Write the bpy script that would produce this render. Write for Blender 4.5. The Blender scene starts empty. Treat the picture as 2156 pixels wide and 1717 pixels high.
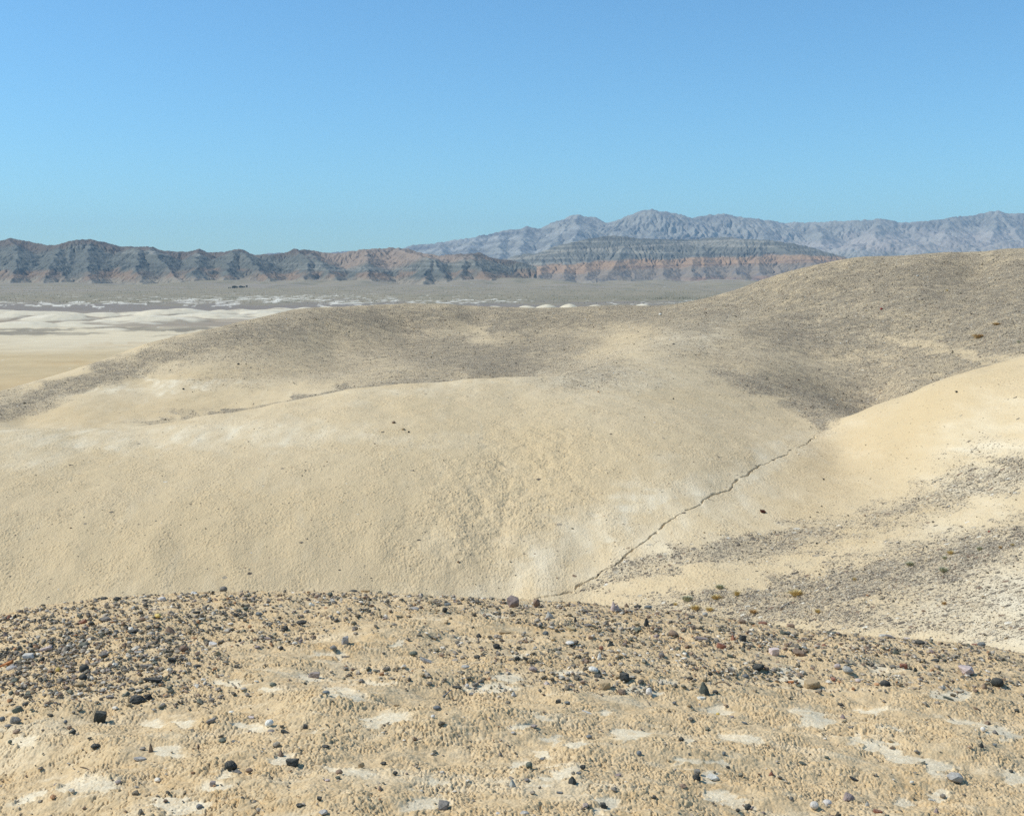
import bpy, bmesh, math, random
import numpy as np
from mathutils import Vector, Matrix

R = math.radians
scene = bpy.context.scene
COL = scene.collection

# ------------------------------------------------------------------ camera, sky, sun, exposure
# the tracing grid of the photograph is 2156 x 1717; focal length in that grid and eye level row
FPX, CX, HY = 2602.0, 1078.0, 600.0
cam_d = bpy.data.cameras.new("camera")
cam = bpy.data.objects.new("camera", cam_d)
COL.objects.link(cam)
cam.location = (0, 0, 0)
cam.rotation_euler = (R(90), 0, 0)
cam_d.sensor_width = 36.0
cam_d.sensor_fit = 'HORIZONTAL'
cam_d.lens = 36.0 * FPX / 2156.0
cam_d.shift_y = -(858.5 - HY) / 2156.0
cam_d.clip_start = 0.1
cam_d.clip_end = 90000
scene.camera = cam

SUN_EL, SUN_AZ = R(46), (-1.0, 0.02)           # low autumn sun from the left
w = bpy.data.worlds.new("World")
scene.world = w
w.use_nodes = True
nt = w.node_tree
sky = nt.nodes.new("ShaderNodeTexSky")
sky.sky_type = 'NISHITA'
sky.sun_disc = False
sky.sun_elevation = SUN_EL
sky.sun_rotation = math.atan2(SUN_AZ[0], SUN_AZ[1])
sky.altitude = 300
sky.air_density = 1.0
sky.dust_density = 0.6
sky.ozone_density = 8.0
bg = nt.nodes["Background"]
bg.inputs[1].default_value = 0.15
film = nt.nodes.new("ShaderNodeMix"); film.data_type = 'RGBA'; film.blend_type = 'MULTIPLY'
film.inputs[0].default_value = 1.0; film.inputs[7].default_value = (0.76, 1.02, 0.99, 1)
nt.links.new(sky.outputs[0], film.inputs[6]); nt.links.new(film.outputs[2], bg.inputs[0])

sd = bpy.data.lights.new("sun", 'SUN')
sd.energy = 4.1
sd.angle = R(0.53)
sd.color = (1.0, 0.965, 0.91)
sun = bpy.data.objects.new("sun", sd)
COL.objects.link(sun)
az = Vector((SUN_AZ[0], SUN_AZ[1], 0)).normalized()
sdir = az * math.cos(SUN_EL) + Vector((0, 0, math.sin(SUN_EL)))
sun.rotation_euler = sdir.to_track_quat('Z', 'Y').to_euler()
sun.location = (-50, 0, 60)

scene.view_settings.view_transform = 'Standard'
scene.view_settings.look = 'None'
scene.view_settings.exposure = 0.12
scene.view_settings.gamma = 1.0
scene.cycles.max_bounces = 5
scene.cycles.volume_bounces = 0
scene.cycles.use_denoising = False

rng = np.random.default_rng(11)
random.seed(11)

# ------------------------------------------------------------------ numeric helpers
def hsh(ix, iy, seed):
    h = (ix.astype(np.int64) * 374761393 + iy.astype(np.int64) * 668265263 + seed * 974634777) & 0xFFFFFFFF
    h = ((h ^ (h >> 13)) * 1274126177) & 0xFFFFFFFF
    h = ((h ^ (h >> 16)) * 2246822519) & 0xFFFFFFFF
    return ((h ^ (h >> 15)) & 0xFFFFFF).astype(np.float32) / np.float32(0xFFFFFF)

def pnoise(x, y, seed=0):
    x = np.asarray(x, np.float64); y = np.asarray(y, np.float64)
    x0 = np.floor(x); y0 = np.floor(y)
    fx = x - x0; fy = y - y0
    u = fx * fx * fx * (fx * (fx * 6 - 15) + 10); v = fy * fy * fy * (fy * (fy * 6 - 15) + 10)
    r = []
    for dx in (0, 1):
        for dy in (0, 1):
            a = hsh(x0 + dx, y0 + dy, seed) * (2 * np.pi)
            r.append(np.cos(a) * (fx - dx) + np.sin(a) * (fy - dy))
    a = r[0] + (r[2] - r[0]) * u
    b = r[1] + (r[3] - r[1]) * u
    return (a + (b - a) * v) * 1.5

def fbm(x, y, seed=0, o=4, g=0.5):
    t = 0; a = 1.0
    for i in range(o):
        t = t + a * pnoise(x, y, seed + i * 7); a *= g; x = x * 2.03 + 3.1; y = y * 2.03 + 1.7
    return t

def ridged(x, y, seed=0, o=4, g=0.5):
    t = 0; a = 1.0; n = 0
    for i in range(o):
        t = t + a * (1 - np.minimum(np.abs(pnoise(x, y, seed + i * 7)) * 1.6, 1)); n += a; a *= g; x = x * 2.1; y = y * 2.1
    return t / n

def worley(x, y, seed=0):
    ix = np.floor(x); iy = np.floor(y)
    f1 = np.full(x.shape, 9.0, np.float32); f2 = f1.copy(); cid = np.zeros(x.shape, np.float32)
    for dx in (-1, 0, 1):
        for dy in (-1, 0, 1):
            cx = ix + dx; cy = iy + dy
            jx = cx + 0.1 + 0.8 * hsh(cx, cy, seed); jy = cy + 0.1 + 0.8 * hsh(cx, cy, seed + 1)
            d = np.sqrt((x - jx) ** 2 + (y - jy) ** 2).astype(np.float32)
            nearer = d < f1
            f2 = np.where(nearer, f1, np.minimum(f2, d))
            cid = np.where(nearer, hsh(cx, cy, seed + 2), cid)
            f1 = np.where(nearer, d, f1)
    return f1, f2, cid

def sstep(a, b, x):
    t = np.clip((x - a) / (b - a), 0, 1)
    return t * t * (3 - 2 * t)

def cubic_matrix(nf, nc):
    """Catmull-Rom resampling of nc samples to nf"""
    M = np.zeros((nf, nc))
    for i, p in enumerate(np.linspace(0, nc - 1, nf)):
        k = min(int(p), nc - 2); t = p - k
        ws = (-.5*t + t*t - .5*t**3, 1 - 2.5*t*t + 1.5*t**3, .5*t + 2*t*t - 1.5*t**3, -.5*t*t + .5*t**3)
        for o, q in zip((-1, 0, 1, 2), ws):
            M[i, min(max(k + o, 0), nc - 1)] += q
    return M

def blobs(px, py, lst, warp=0.0, seed=0, base=0.0, soft=0.55):
    """soft tilted ellipses (px, py, w, h, tilt, amount): the largest amount wins"""
    out = np.full(px.shape, base, np.float32)
    if warp:
        px = px + warp * fbm(px / 60, py / 25, seed, 3)
        py = py + warp * 0.45 * fbm(px / 60, py / 25, seed + 50, 3)
    for (bx, by, bw, bh, rot, am) in lst:
        c, s = math.cos(R(rot)), math.sin(R(rot))
        dx = px - bx; dy = py - by
        q = ((dx * c + dy * s) / (bw / 2)) ** 2 + ((-dx * s + dy * c) / (bh / 2)) ** 2
        v = 1 - sstep(1 - soft, 1 + soft, np.sqrt(q))
        if am >= 0:
            out = np.maximum(out, am * v)
        else:
            out = out * (1 + am * v)
    return out

def tagx(o, label=None, cat=None, group=None, kind=None):
    if label: o["label"] = label
    if cat: o["category"] = cat
    if group: o["group"] = group
    if kind: o["kind"] = kind
    return o

def grid_mesh(name, X, Y, Z, mat, attrs=None, color=None, kind='structure', smooth=True):
    nr, nc = X.shape
    me = bpy.data.meshes.new(name)
    n = nr * nc
    co = np.empty((n, 3), np.float32)
    co[:, 0] = X.ravel(); co[:, 1] = Y.ravel(); co[:, 2] = Z.ravel()
    me.vertices.add(n); me.vertices.foreach_set("co", co.ravel())
    i = np.arange(n, dtype=np.int32).reshape(nr, nc)
    q = np.stack([i[:-1, :-1], i[:-1, 1:], i[1:, 1:], i[1:, :-1]], -1).reshape(-1, 4)
    m = len(q)
    me.loops.add(m * 4); me.loops.foreach_set("vertex_index", q.ravel())
    me.polygons.add(m)
    me.polygons.foreach_set("loop_start", np.arange(0, m * 4, 4, dtype=np.int32))
    me.polygons.foreach_set("use_smooth", np.full(m, smooth, bool))
    for k, v in (attrs or {}).items():
        a = me.attributes.new(k, 'FLOAT', 'POINT'); a.data.foreach_set("value", np.ascontiguousarray(v, np.float32).ravel())
    if color is not None:
        a = me.attributes.new("tint", 'FLOAT_COLOR', 'POINT')
        c4 = np.ones((n, 4), np.float32); c4[:, :3] = color.reshape(-1, 3); a.data.foreach_set("color", c4.ravel())
    me.update(); me.validate()
    me.materials.append(mat)
    o = bpy.data.objects.new(name, me); COL.objects.link(o)
    if kind: o["kind"] = kind
    return o

# ------------------------------------------------------------------ materials
class NT:
    def __init__(s, name, rough=0.95):
        s.m = bpy.data.materials.new(name); s.m.use_nodes = True
        s.t = s.m.node_tree; s.b = s.t.nodes["Principled BSDF"]
        s.b.inputs["Roughness"].default_value = rough
        s.b.inputs["Specular IOR Level"].default_value = 0.15
    def n(s, typ, ins=None, **kw):
        nd = s.t.nodes.new("ShaderNode" + typ)
        for k, v in kw.items(): setattr(nd, k, v)
        for k, v in (ins or {}).items():
            if isinstance(v, bpy.types.NodeSocket): s.t.links.new(v, nd.inputs[k])
            else: nd.inputs[k].default_value = v
        return nd
    def attr(s, name): return s.n("Attribute", attribute_name=name)
    def math(s, op, a, b=None, clamp=False):
        nd = s.n("Math", operation=op, use_clamp=clamp)
        for i, v in enumerate((a, b)):
            if v is None: continue
            if isinstance(v, bpy.types.NodeSocket): s.t.links.new(v, nd.inputs[i])
            else: nd.inputs[i].default_value = v
        return nd.outputs[0]
    def mix(s, f, a, b, mode='MIX'):
        nd = s.n("Mix", data_type='RGBA', blend_type=mode)
        for k, v in ((0, f), (6, a), (7, b)):
            if isinstance(v, bpy.types.NodeSocket): s.t.links.new(v, nd.inputs[k])
            else: nd.inputs[k].default_value = v if k == 0 else (*v, 1)
        return nd.outputs[2]
    def rng(s, v, a, b, c=0.0, d=1.0):
        return s.n("MapRange", {0: v, 1: a, 2: b, 3: c, 4: d}).outputs[0]
    def out(s, col, bump=None, strength=0.5, dist=0.01):
        s.t.links.new(col, s.b.inputs["Base Color"])
        if bump is not None:
            b = s.n("Bump", {"Height": bump, "Strength": strength, "Distance": dist})
            s.t.links.new(b.outputs[0], s.b.inputs["Normal"])
        return s.m

CLAY, PALE, OCHRE = (0.575, 0.42, 0.23), (0.76, 0.65, 0.45), (0.53, 0.335, 0.14)
CLAYD = (0.605, 0.468, 0.272)

def clay_near_material():
    s = NT("popcorn_clay")
    pos = s.n("NewGeometry").outputs["Position"]
    big = s.n("TexNoise", {"Vector": pos, "Scale": 2.2, "Detail": 4.0}).outputs[0]
    fine = s.n("TexNoise", {"Vector": pos, "Scale": 160.0, "Detail": 4.0}).outputs[0]
    mid = s.n("TexNoise", {"Vector": pos, "Scale": 24.0, "Detail": 3.0}).outputs[0]
    c = s.mix(s.rng(big, 0.54, 0.74), CLAY, OCHRE)
    c = s.mix(s.rng(mid, 0.35, 0.7), c, (0.62, 0.475, 0.28))
    cell = s.attr("cell").outputs["Fac"]
    c = s.mix(s.rng(cell, 0, 1, 0.0, 0.35), c, (0.52, 0.37, 0.19))
    pl = s.n("TexNoise", {"Vector": pos, "Scale": 38.0, "Detail": 6.0, "Roughness": 0.7}).outputs[0]
    c = s.mix(s.math('MULTIPLY', s.attr("pale").outputs["Fac"], s.rng(pl, 0.32, 0.6, 0.35, 1.0)), c, PALE)
    c = s.mix(1.0, c, s.n("CombineColor", {0: s.rng(fine, 0.3, 0.7, .88, 1.1), 1: s.rng(fine, 0.3, 0.7, .88, 1.1), 2: s.rng(fine, 0.3, 0.7, .88, 1.1)}).outputs[0], 'MULTIPLY')
    return s.out(c, fine, 0.5, 0.004)

def slope_material():
    s = NT("gravelly_clay")
    pos = s.n("NewGeometry").outputs["Position"]
    g = s.attr("gravel").outputs["Fac"]
    big = s.n("TexNoise", {"Vector": pos, "Scale": 0.18, "Detail": 5.0}).outputs[0]
    mid = s.n("TexNoise", {"Vector": pos, "Scale": 2.5, "Detail": 5.0, "Roughness": 0.65}).outputs[0]
    c = s.mix(s.rng(big, 0.4, 0.68), CLAYD, (0.62, 0.49, 0.30))
    c = s.mix(s.rng(mid, 0.4, 0.75, 0.0, 0.5), c, (0.54, 0.41, 0.235))
    c = s.mix(s.attr("warm").outputs["Fac"], c, (0.56, 0.42, 0.23))
    c = s.mix(s.attr("pale").outputs["Fac"], c, PALE)
    # stones: each cell of a cellular texture is one stone or bare clay, by the density of the pavement
    clump = s.n("TexNoise", {"Vector": pos, "Scale": 1.3, "Detail": 8.0, "Roughness": 0.8}).outputs[0]
    dens = s.math('ADD', g, s.math('MULTIPLY', s.rng(clump, 0.35, 0.65, -1, 1), s.math('MULTIPLY', g, 0.7)))
    c = s.mix(s.math('MULTIPLY', dens, 0.5, True), c, (0.42, 0.345, 0.24))
    hgt = None
    for sc, th, amt in ((24.0, 0.54, 0.85), (9.0, 0.45, 0.40), (60.0, 0.55, 0.55), (5.0, 0.34, 0.16)):
        v = s.n("TexVoronoi", {"Vector": pos, "Scale": sc})
        rc = s.n("SeparateColor", {0: v.outputs["Color"]})
        on = s.math('LESS_THAN', rc.outputs[0], s.math('MULTIPLY', dens, amt))
        shp = s.math('LESS_THAN', v.outputs["Distance"], th)
        on = s.math('MULTIPLY', on, shp)
        ramp = s.n("ValToRGB", {0: rc.outputs[1]})
        ramp.color_ramp.interpolation = 'CONSTANT'
        els = ramp.color_ramp.elements
        stops = ((0, (.13, .107, .078)), (.24, (.20, .165, .118)), (.46, (.29, .24, .165)), (.66, (.38, .315, .215)), (.8, (.25, .17, .11)), (.87, (.48, .41, .29)), (.95, (.68, .61, .47)))
        els[0].color = (*stops[0][1], 1); els[1].position = stops[1][0]; els[1].color = (*stops[1][1], 1)
        for p, cc in stops[2:]:
            e = els.new(p); e.color = (*cc, 1)
        c = s.mix(on, c, ramp.outputs[0])
        hgt = on if hgt is None else s.math('ADD', hgt, on)
    pop = s.n("TexVoronoi", {"Vector": pos, "Scale": 21.0}).outputs["Distance"]
    fine = s.n("TexNoise", {"Vector": pos, "Scale": 45.0, "Detail": 4.0}).outputs[0]
    h = s.math('ADD', s.math('MULTIPLY', hgt, 0.7), s.math('ADD', s.math('MULTIPLY', pop, -0.3), s.math('MULTIPLY', fine, 0.8)))
    return s.out(c, h, 0.8, 0.024)

def land_material(name, sc, amt, bumpd, sc2=None):
    """distant land: its own mapped rock colours, broken up by noise"""
    s = NT(name)
    pos = s.n("NewGeometry").outputs["Position"]
    a = s.n("TexNoise", {"Vector": pos, "Scale": sc, "Detail": 8.0, "Roughness": 0.65}).outputs[0]
    k = s.rng(a, 0.3, 0.7, 1 - amt, 1 + amt)
    c = s.mix(1.0, s.attr("tint").outputs["Color"], s.n("CombineColor", {0: k, 1: k, 2: k}).outputs[0], 'MULTIPLY')
    b = s.n("TexNoise", {"Vector": pos, "Scale": sc2 or sc * 2, "Detail": 8.0, "Roughness": 0.7}).outputs[0]
    return s.out(c, b, 0.45, bumpd)

def stone_material():
    s = NT("worn_stone", 0.8)
    oc = s.n("TexCoord").outputs["Object"]
    col = s.n("ObjectInfo").outputs["Color"]
    a = s.n("TexNoise", {"Vector": oc, "Scale": 55.0, "Detail": 6.0, "Roughness": 0.7}).outputs[0]
    b = s.n("TexNoise", {"Vector": oc, "Scale": 260.0, "Detail": 3.0}).outputs[0]
    k = s.rng(a, 0.3, 0.7, 0.65, 1.3)
    c = s.mix(1.0, col, s.n("CombineColor", {0: k, 1: k, 2: k}).outputs[0], 'MULTIPLY')
    dust = s.rng(s.n("SeparateXYZ", {0: s.n("NewGeometry").outputs["Normal"]}).outputs[2], 0.4, 1.0, 0.0, 0.22)
    c = s.mix(s.math('MULTIPLY', dust, s.rng(b, 0.4, 0.6)), c, (0.5, 0.4, 0.26))
    return s.out(c, s.math('ADD', a, s.math('MULTIPLY', b, 0.4)), 0.6, 0.006)

def gravel_material():
    s = NT("gravel_stone", 0.85)
    pos = s.n("NewGeometry").outputs["Position"]
    a = s.n("TexNoise", {"Vector": pos, "Scale": 90.0, "Detail": 4.0}).outputs[0]
    k = s.rng(a, 0.3, 0.7, 0.7, 1.3)
    c = s.mix(1.0, s.attr("tint").outputs["Color"], s.n("CombineColor", {0: k, 1: k, 2: k}).outputs[0], 'MULTIPLY')
    c = s.mix(s.rng(a, 0.35, 0.65, 0.05, 0.30), c, (0.52, 0.39, 0.22))
    return s.out(c, a, 0.4, 0.004)

def plain_material(name, col, sc=40.0, amt=0.25, rough=0.9):
    s = NT(name, rough)
    a = s.n("TexNoise", {"Vector": s.n("TexCoord").outputs["Object"], "Scale": sc, "Detail": 4.0}).outputs[0]
    k = s.rng(a, 0.3, 0.7, 1 - amt, 1 + amt)
    c = s.mix(1.0, col, s.n("CombineColor", {0: k, 1: k, 2: k}).outputs[0], 'MULTIPLY')
    return s.out(c, a, 0.3, 0.005)

M_CLAY = clay_near_material(); M_SLOPE = slope_material(); M_STONE = stone_material(); M_GRAVEL = gravel_material()
M_MOUNT = land_material("mountain_rock", 0.03, 0.12, 2.5, 0.08)
M_VALLEY = land_material("valley_ground", 0.05, 0.12, 0.3)
M_MOUND = land_material("pale_badland_clay", 0.15, 0.06, 0.3)

# ------------------------------------------------------------------ foreground knoll
CREST = [(-400, 1330), (-200, 1318), (0, 1296), (100, 1275), (250, 1258), (400, 1250), (480, 1248), (600, 1247), (750, 1248), (900, 1256), (1000, 1261),
         (1100, 1265), (1200, 1270), (1300, 1279), (1400, 1288), (1500, 1300), (1600, 1315), (1700, 1329), (1800, 1339), (1900, 1346),
         (2000, 1354), (2100, 1367), (2156, 1378), (2400, 1420), (2700, 1450)]
H0, KQ = 1.6, 0.025

def knoll_base(U, Y):
    px = CX + U * FPX
    pts = np.array(CREST, float)
    pc = np.interp(px, pts[:, 0], pts[:, 1])
    Vc = (HY - pc) / FPX
    s = -Vc - 2 * math.sqrt(H0 * KQ)
    # z = -H0 - s*Y - K*Y^2, steeper beyond the crest
    z = -H0 - s * Y - KQ * Y ** 2
    z = z - 0.05 * np.maximum(Y - 8.6, 0) ** 2
    X = U * Y
    und = 0.035 * fbm(X / 0.9, Y / 0.6, 31, 3) * sstep(8.4, 6.0, Y) + 0.02 * fbm(X / 0.35, Y / 0.22, 41, 2) * sstep(8.8, 6.5, Y)
    return z + und

def axis_cols(umax_in, umax_out, n_in, n_out):
    a = np.linspace(-umax_in, umax_in, n_in)
    l = -umax_in - np.geomspace(1, 1 + (umax_out - umax_in) * 12, n_out)[1:] / 12 + 1 / 12
    return np.concatenate([l[::-1], a, -l])

def T(tile, x, y):
    """tile coordinates noted on enlargements -> tracing grid"""
    ox, oy = ((0, 1420), (0, 1691), (500, 1420), (500, 1691), (1000, 1420), (1000, 1691), (1500, 1420), (1500, 1691), (2000, 1500), (2000, 1691))[tile - 1]
    return (ox + x / 4.312) * 0.8624, (oy + y / 4.312) * 0.8624

PATCH = [(2, 230, 510, 330, 110, 10), (2, 1800, 620, 230, 110, 5), (2, 950, 970, 620, 180, -12), (2, 300, 1120, 420, 110, -15), (2, 1620, 310, 260, 60, 0), (2, 1950, 330, 260, 80, 0),
  (2, 1900, 1180, 520, 200, 5), (3, 230, 1070, 360, 70, 0), (3, 1110, 1020, 260, 80, 10), (3, 1300, 770, 320, 70, 0), (3, 1500, 1180, 370, 110, 15), (3, 1850, 1070, 310, 60, 0),
  (3, 700, 1130, 260, 70, 0), (3, 2050, 640, 200, 50, 0), (4, 500, 380, 330, 100, 5), (4, 800, 700, 370, 100, 0), (4, 1500, 830, 520, 110, 5), (4, 250, 850, 230, 110, 0), (4, 1900, 280, 460, 130, -10),
  (4, 1250, 400, 270, 40, 0), (4, 100, 970, 230, 150, 0), (5, 900, 340, 370, 60, 10), (5, 1160, 790, 160, 45, 0), (5, 1030, 1010, 260, 110, 0), (5, 1640, 940, 220, 60, 0),
  (5, 900, 1130, 640, 80, 0), (6, 120, 1200, 520, 180, -8), (6, 300, 920, 320, 100, 8), (6, 1600, 830, 370, 160, 0), (6, 1420, 890, 190, 80, 0), (6, 1410, 990, 170, 50, 0), (6, 1500, 490, 220, 80, 0),
  (6, 1370, 270, 160, 70, 0), (6, 1720, 550, 160, 90, 0), (6, 2090, 200, 130, 100, 0), (6, 1180, 370, 220, 60, 0), (6, 1450, 650, 330, 70, 10), (6, 2050, 1200, 160, 150, 0), (6, 1100, 780, 200, 90, 0),
  (7, 1830, 980, 290, 150, 20), (7, 250, 1150, 420, 120, 5), (7, 600, 1040, 270, 60, 0), (7, 1250, 920, 170, 60, 0), (8, 1100, 190, 290, 110, 5), (8, 160, 445, 370, 60, 0), (8, 760, 500, 200, 70, 8),
  (8, 1300, 490, 370, 90, 8), (8, 2050, 290, 370, 180, 25), (8, 1150, 1090, 440, 80, 3), (8, 780, 710, 320, 60, -6), (8, 1000, 880, 230, 120, 0), (8, 1300, 1170, 320, 100, 5), (8, 1080, 740, 250, 60, 8),
  (9, 650, 580, 220, 100, 0), (9, 1400, 840, 440, 110, 5), (9, 550, 1010, 340, 50, 0), (9, 90, 1130, 270, 90, 0), (10, 650, 590, 640, 120, 20), (10, 1000, 700, 520, 110, 18), (10, 1250, 790, 370, 120, 12),
  (10, 1600, 320, 390, 90, 15), (10, 1950, 420, 420, 120, 12), (10, 880, 1140, 270, 90, 5), (10, 1300, 1080, 270, 80, -5), (10, 800, 360, 270, 60, 0), (10, 2060, 900, 270, 120, 20), (10, 420, 490, 220, 80, 5)]
PATCHES = [(*T(t, x, y), pw / 5.0, ph / 5.0, rot, 1.0) for t, x, y, pw, ph, rot in PATCH]

def first_hit(Vgrid, us, ys, px, py):
    """nearest ground point seen at a pixel of the tracing grid -> (U, Y)"""
    U = (px - CX) / FPX; v = (HY - py) / FPX
    j = np.clip(np.searchsorted(us, U), 0, len(us) - 1)
    out = np.empty(len(px)); run = np.maximum.accumulate(Vgrid, axis=0)
    order = np.argsort(j, kind='stable'); js = j[order]
    starts = np.flatnonzero(np.r_[True, js[1:] != js[:-1]]); ends = np.r_[starts[1:], len(js)]
    for a, b in zip(starts, ends):
        idx = order[a:b]; colv = run[:, js[a]]
        i = np.searchsorted(colv, v[idx])
        out[idx] = np.where(i < len(ys), ys[np.minimum(i, len(ys) - 1)], ys[int(np.argmax(Vgrid[:, js[a]]))])
    return U, out

kn_us = axis_cols(0.60, 1.5, 1760, 60)
kn_ys = np.concatenate([np.geomspace(1.3, 2.7, 60)[:-1], np.geomspace(2.7, 9.2, 1300), np.geomspace(9.2, 15, 60)[1:]])
KU, KY = np.meshgrid(kn_us, kn_ys)
KX = KU * KY
KZ0 = knoll_base(KU, KY)
kpx = CX + KU * FPX; kpy = HY - FPX * KZ0 / KY
pale = blobs(kpx, kpy, PATCHES, 22, 5, 0.0, 0.5)
pale = sstep(.12, .85, pale * .95 + .42 * fbm(KX / 0.16 + KY * .3, KY / 0.045, 79, 5, .6))
pale = np.clip(pale + 0.4 * sstep(0.25, 0.8, fbm(KX / 0.5 + 0.4 * KY, KY / 0.22, 77, 3)) * (KY < 8), 0, 1).astype(np.float32)
wa = 0.45 * fbm(KX / 0.03, KY / 0.03, 3, 2); wb = 0.45 * fbm(KX / 0.03, KY / 0.03, 4, 2)
f1, f2, cell = worley(KX / 0.0200 + wa, KY / 0.0145 + wb, 5)
g1, g2, gcell = worley(KX / 0.0125 + wa, KY / 0.0090 + wb, 15)
k1, k2, _ = worley(KX / 0.055 + 1.3 * wa, KY / 0.048 + 1.3 * wb, 25)
domeA = (0.35 + 0.65 * np.sqrt(np.clip(1 - (f1 / 0.8) ** 2, 0, 1))) * sstep(0.0, 0.26, f2 - f1) * (0.55 + 0.65 * cell)
domeB = (0.5 + 0.5 * np.clip(1 - (g1 / 0.75) ** 2, 0, 1)) * sstep(0.0, 0.3, g2 - g1) * (0.5 + 0.7 * gcell)
mixs = sstep(-.35, .35, fbm(KX / 0.16, KY / 0.12, 93, 3))
coarse = 0.35 + 1.15 * sstep(-0.5, 0.7, fbm(KX / 0.25, KY / 0.18, 91, 4))
netw = sstep(-.1, .5, fbm(KX / 0.3, KY / 0.2, 94, 3))
lump = (domeA * 0.0066 * (1 - mixs) + domeB * 0.0052 * mixs + domeB * 0.0013) * coarse
lump = lump + 0.006 * fbm(KX / 0.07, KY / 0.05, 92, 3) - 0.011 * netw * (1 - sstep(0.0, 0.14, k2 - k1))
flat_ = sstep(0.25, 0.9, pale + .35 * fbm(KX / 0.035, KY / 0.025, 83, 3))
lump = lump * (1 - 0.82 * flat_) + 0.0007 * fbm(KX / 0.012, KY / 0.012, 8, 2)
KZ = KZ0 + lump
grid_mesh("ground", KX, KY, KZ, M_CLAY, {"pale": pale * 0.9, "cell": cell})
KV = KZ0 / KY
kmask = kn_ys > 2.0
def knoll_hit(px, py):
    U, Y = first_hit(KV[kmask], kn_us, kn_ys[kmask], np.asarray(px, float), np.asarray(py, float))
    i = np.clip(np.searchsorted(kn_ys, Y), 0, len(kn_ys) - 1); j = np.clip(np.searchsorted(kn_us, U), 0, len(kn_us) - 1)
    return U * Y, Y, KZ[i, j] - 0.001

# ------------------------------------------------------------------ clay domes and gravel hills behind
CP = []
def cp(*pts): CP.extend(pts)
rimA = [(-150, 905, 34), (0, 905, 34), (100, 905, 34.5), (200, 905, 35), (330, 896, 35.5), (450, 876, 36), (600, 849, 37), (740, 823, 38), (850, 811, 39), (1000, 801, 40), (1100, 796, 41)]
cp(*rimA)
for (x, y, d) in rimA:
    cp((x, y + 24, d * 1.2), (x, y + 9, d * 1.52))
rimB = [(1790, 880, 37), (1850, 856, 36), (1960, 812, 34.5), (2050, 783, 33.5), (2156, 753, 33), (2350, 712, 32)]
cp(*rimB)
for (x, y, d) in rimB[1:]:
    cp((x, y + 20, d * 1.16), (x, y + 7, d * 1.36))
rimC = [(-200, 890, 68), (-100, 860, 72), (0, 826, 75), (100, 796, 80), (200, 766, 85), (270, 740, 88), (340, 717, 90), (450, 692, 95), (550, 670, 100), (650, 652, 105), (750, 647, 110),
        (850, 644, 113), (950, 645, 115), (1050, 649, 115), (1150, 650, 115), (1250, 647, 115), (1350, 645, 115), (1430, 639, 110), (1520, 620, 105), (1600, 594, 100), (1650, 579, 96), (1740, 557, 92),
        (1800, 549, 90), (1900, 542, 89), (2000, 534, 88), (2100, 528, 86), (2156, 525, 85), (2400, 518, 84)]
cp(*rimC)
for (x, y, d) in rimC:
    cp((x, y + 3, d * 0.9), (x, y + 24, d * 1.3), (x, y + 120, d * 1.75))
for x in (-250, 100, 400, 700, 1000, 1300, 1600, 1900, 2150, 2400):
    cp((x, 965, 245))
crack = [(1100, 1275, 23.0), (1130, 1257, 23.3), (1190, 1238, 23.6), (1250, 1214, 24.0), (1300, 1180, 24.4), (1335, 1155, 24.8), (1390, 1112, 25.6), (1440, 1075, 26.4), (1480, 1056, 27.0), (1530, 1025, 28.3),
         (1560, 1002, 29.3), (1610, 975, 31.0), (1690, 935, 34.0), (1735, 903, 37.5)]
cp(*[c for c in crack[1:]])
NHARD = len(CP); SOFT = []
rA = np.array(rimA, float); cA = np.array(crack, float)
for x in (-150, 0, 160, 320, 480, 640, 800, 960, 1080, 1180, 1280, 1380, 1480, 1570):
    if x <= 1100: top = (np.interp(x, rA[:, 0], rA[:, 1]), np.interp(x, rA[:, 0], rA[:, 2]))
    else: top = (np.interp(x, [1100, 1250, 1400, 1500, 1570], [796, 796, 822, 848, 868]), 41)
    if x <= 1110: bot = (np.interp(x, [-150, 0, 300, 1110], [1300, 1290, 1255, 1268]), np.interp(x, [-150, 1110], [22.3, 23.6]))
    else: bot = (np.interp(x, cA[:, 0], cA[:, 1]) - 3, np.interp(x, cA[:, 0], cA[:, 2]) + .05)
    for f in (0.1, 0.25, 0.5, 0.75, 1.0):
        g_ = np.interp(f, [0, .22, .44, .71, 1], [0, .40, .64, .88, 1])
        cp((x, top[0] + (bot[0] - top[0]) * f, top[1] * (bot[1] / top[1]) ** g_))
        if x >= 1180: SOFT.append(len(CP) - 1)
cp((1900, 950, 30.5), (2100, 900, 28), (1720, 1045, 28), (1640, 1100, 25.8), (2000, 1050, 24.5), (1600, 1150, 24.2), (1880, 1150, 21.8), (2150, 1100, 20.5), (1500, 1240, 21.8), (1800, 1270, 18.8), (2100, 1300, 16), (2156, 1345, 14.6), (1330, 1268, 22.3), (2350, 1200, 17),
   (1780, 960, 33.5), (2350, 900, 25))
# back hill faces and the spur running down to the dome
cp((500, 866, 60), (50, 898, 60), (300, 850, 63), (300, 800, 71), (600, 800, 69), (700, 740, 84), (850, 700, 96), (850, 780, 66), (1000, 780, 63), (1050, 735, 82), (1150, 700, 94), (1000, 690, 100),
   (1490, 672, 76), (1430, 690, 70), (1370, 717, 63), (1300, 745, 56), (1250, 772, 49), (1700, 690, 68), (1900, 650, 66), (2100, 690, 55), (1600, 780, 51), (1750, 850, 44.5), (1900, 790, 49), (2050, 740, 53), (1500, 760, 53),
   (1600, 640, 84), (1800, 600, 80), (2050, 590, 74), (1620, 720, 61), (1700, 870, 42.5), (1280, 700, 88), (1400, 660, 100), (2300, 650, 57))
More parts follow.
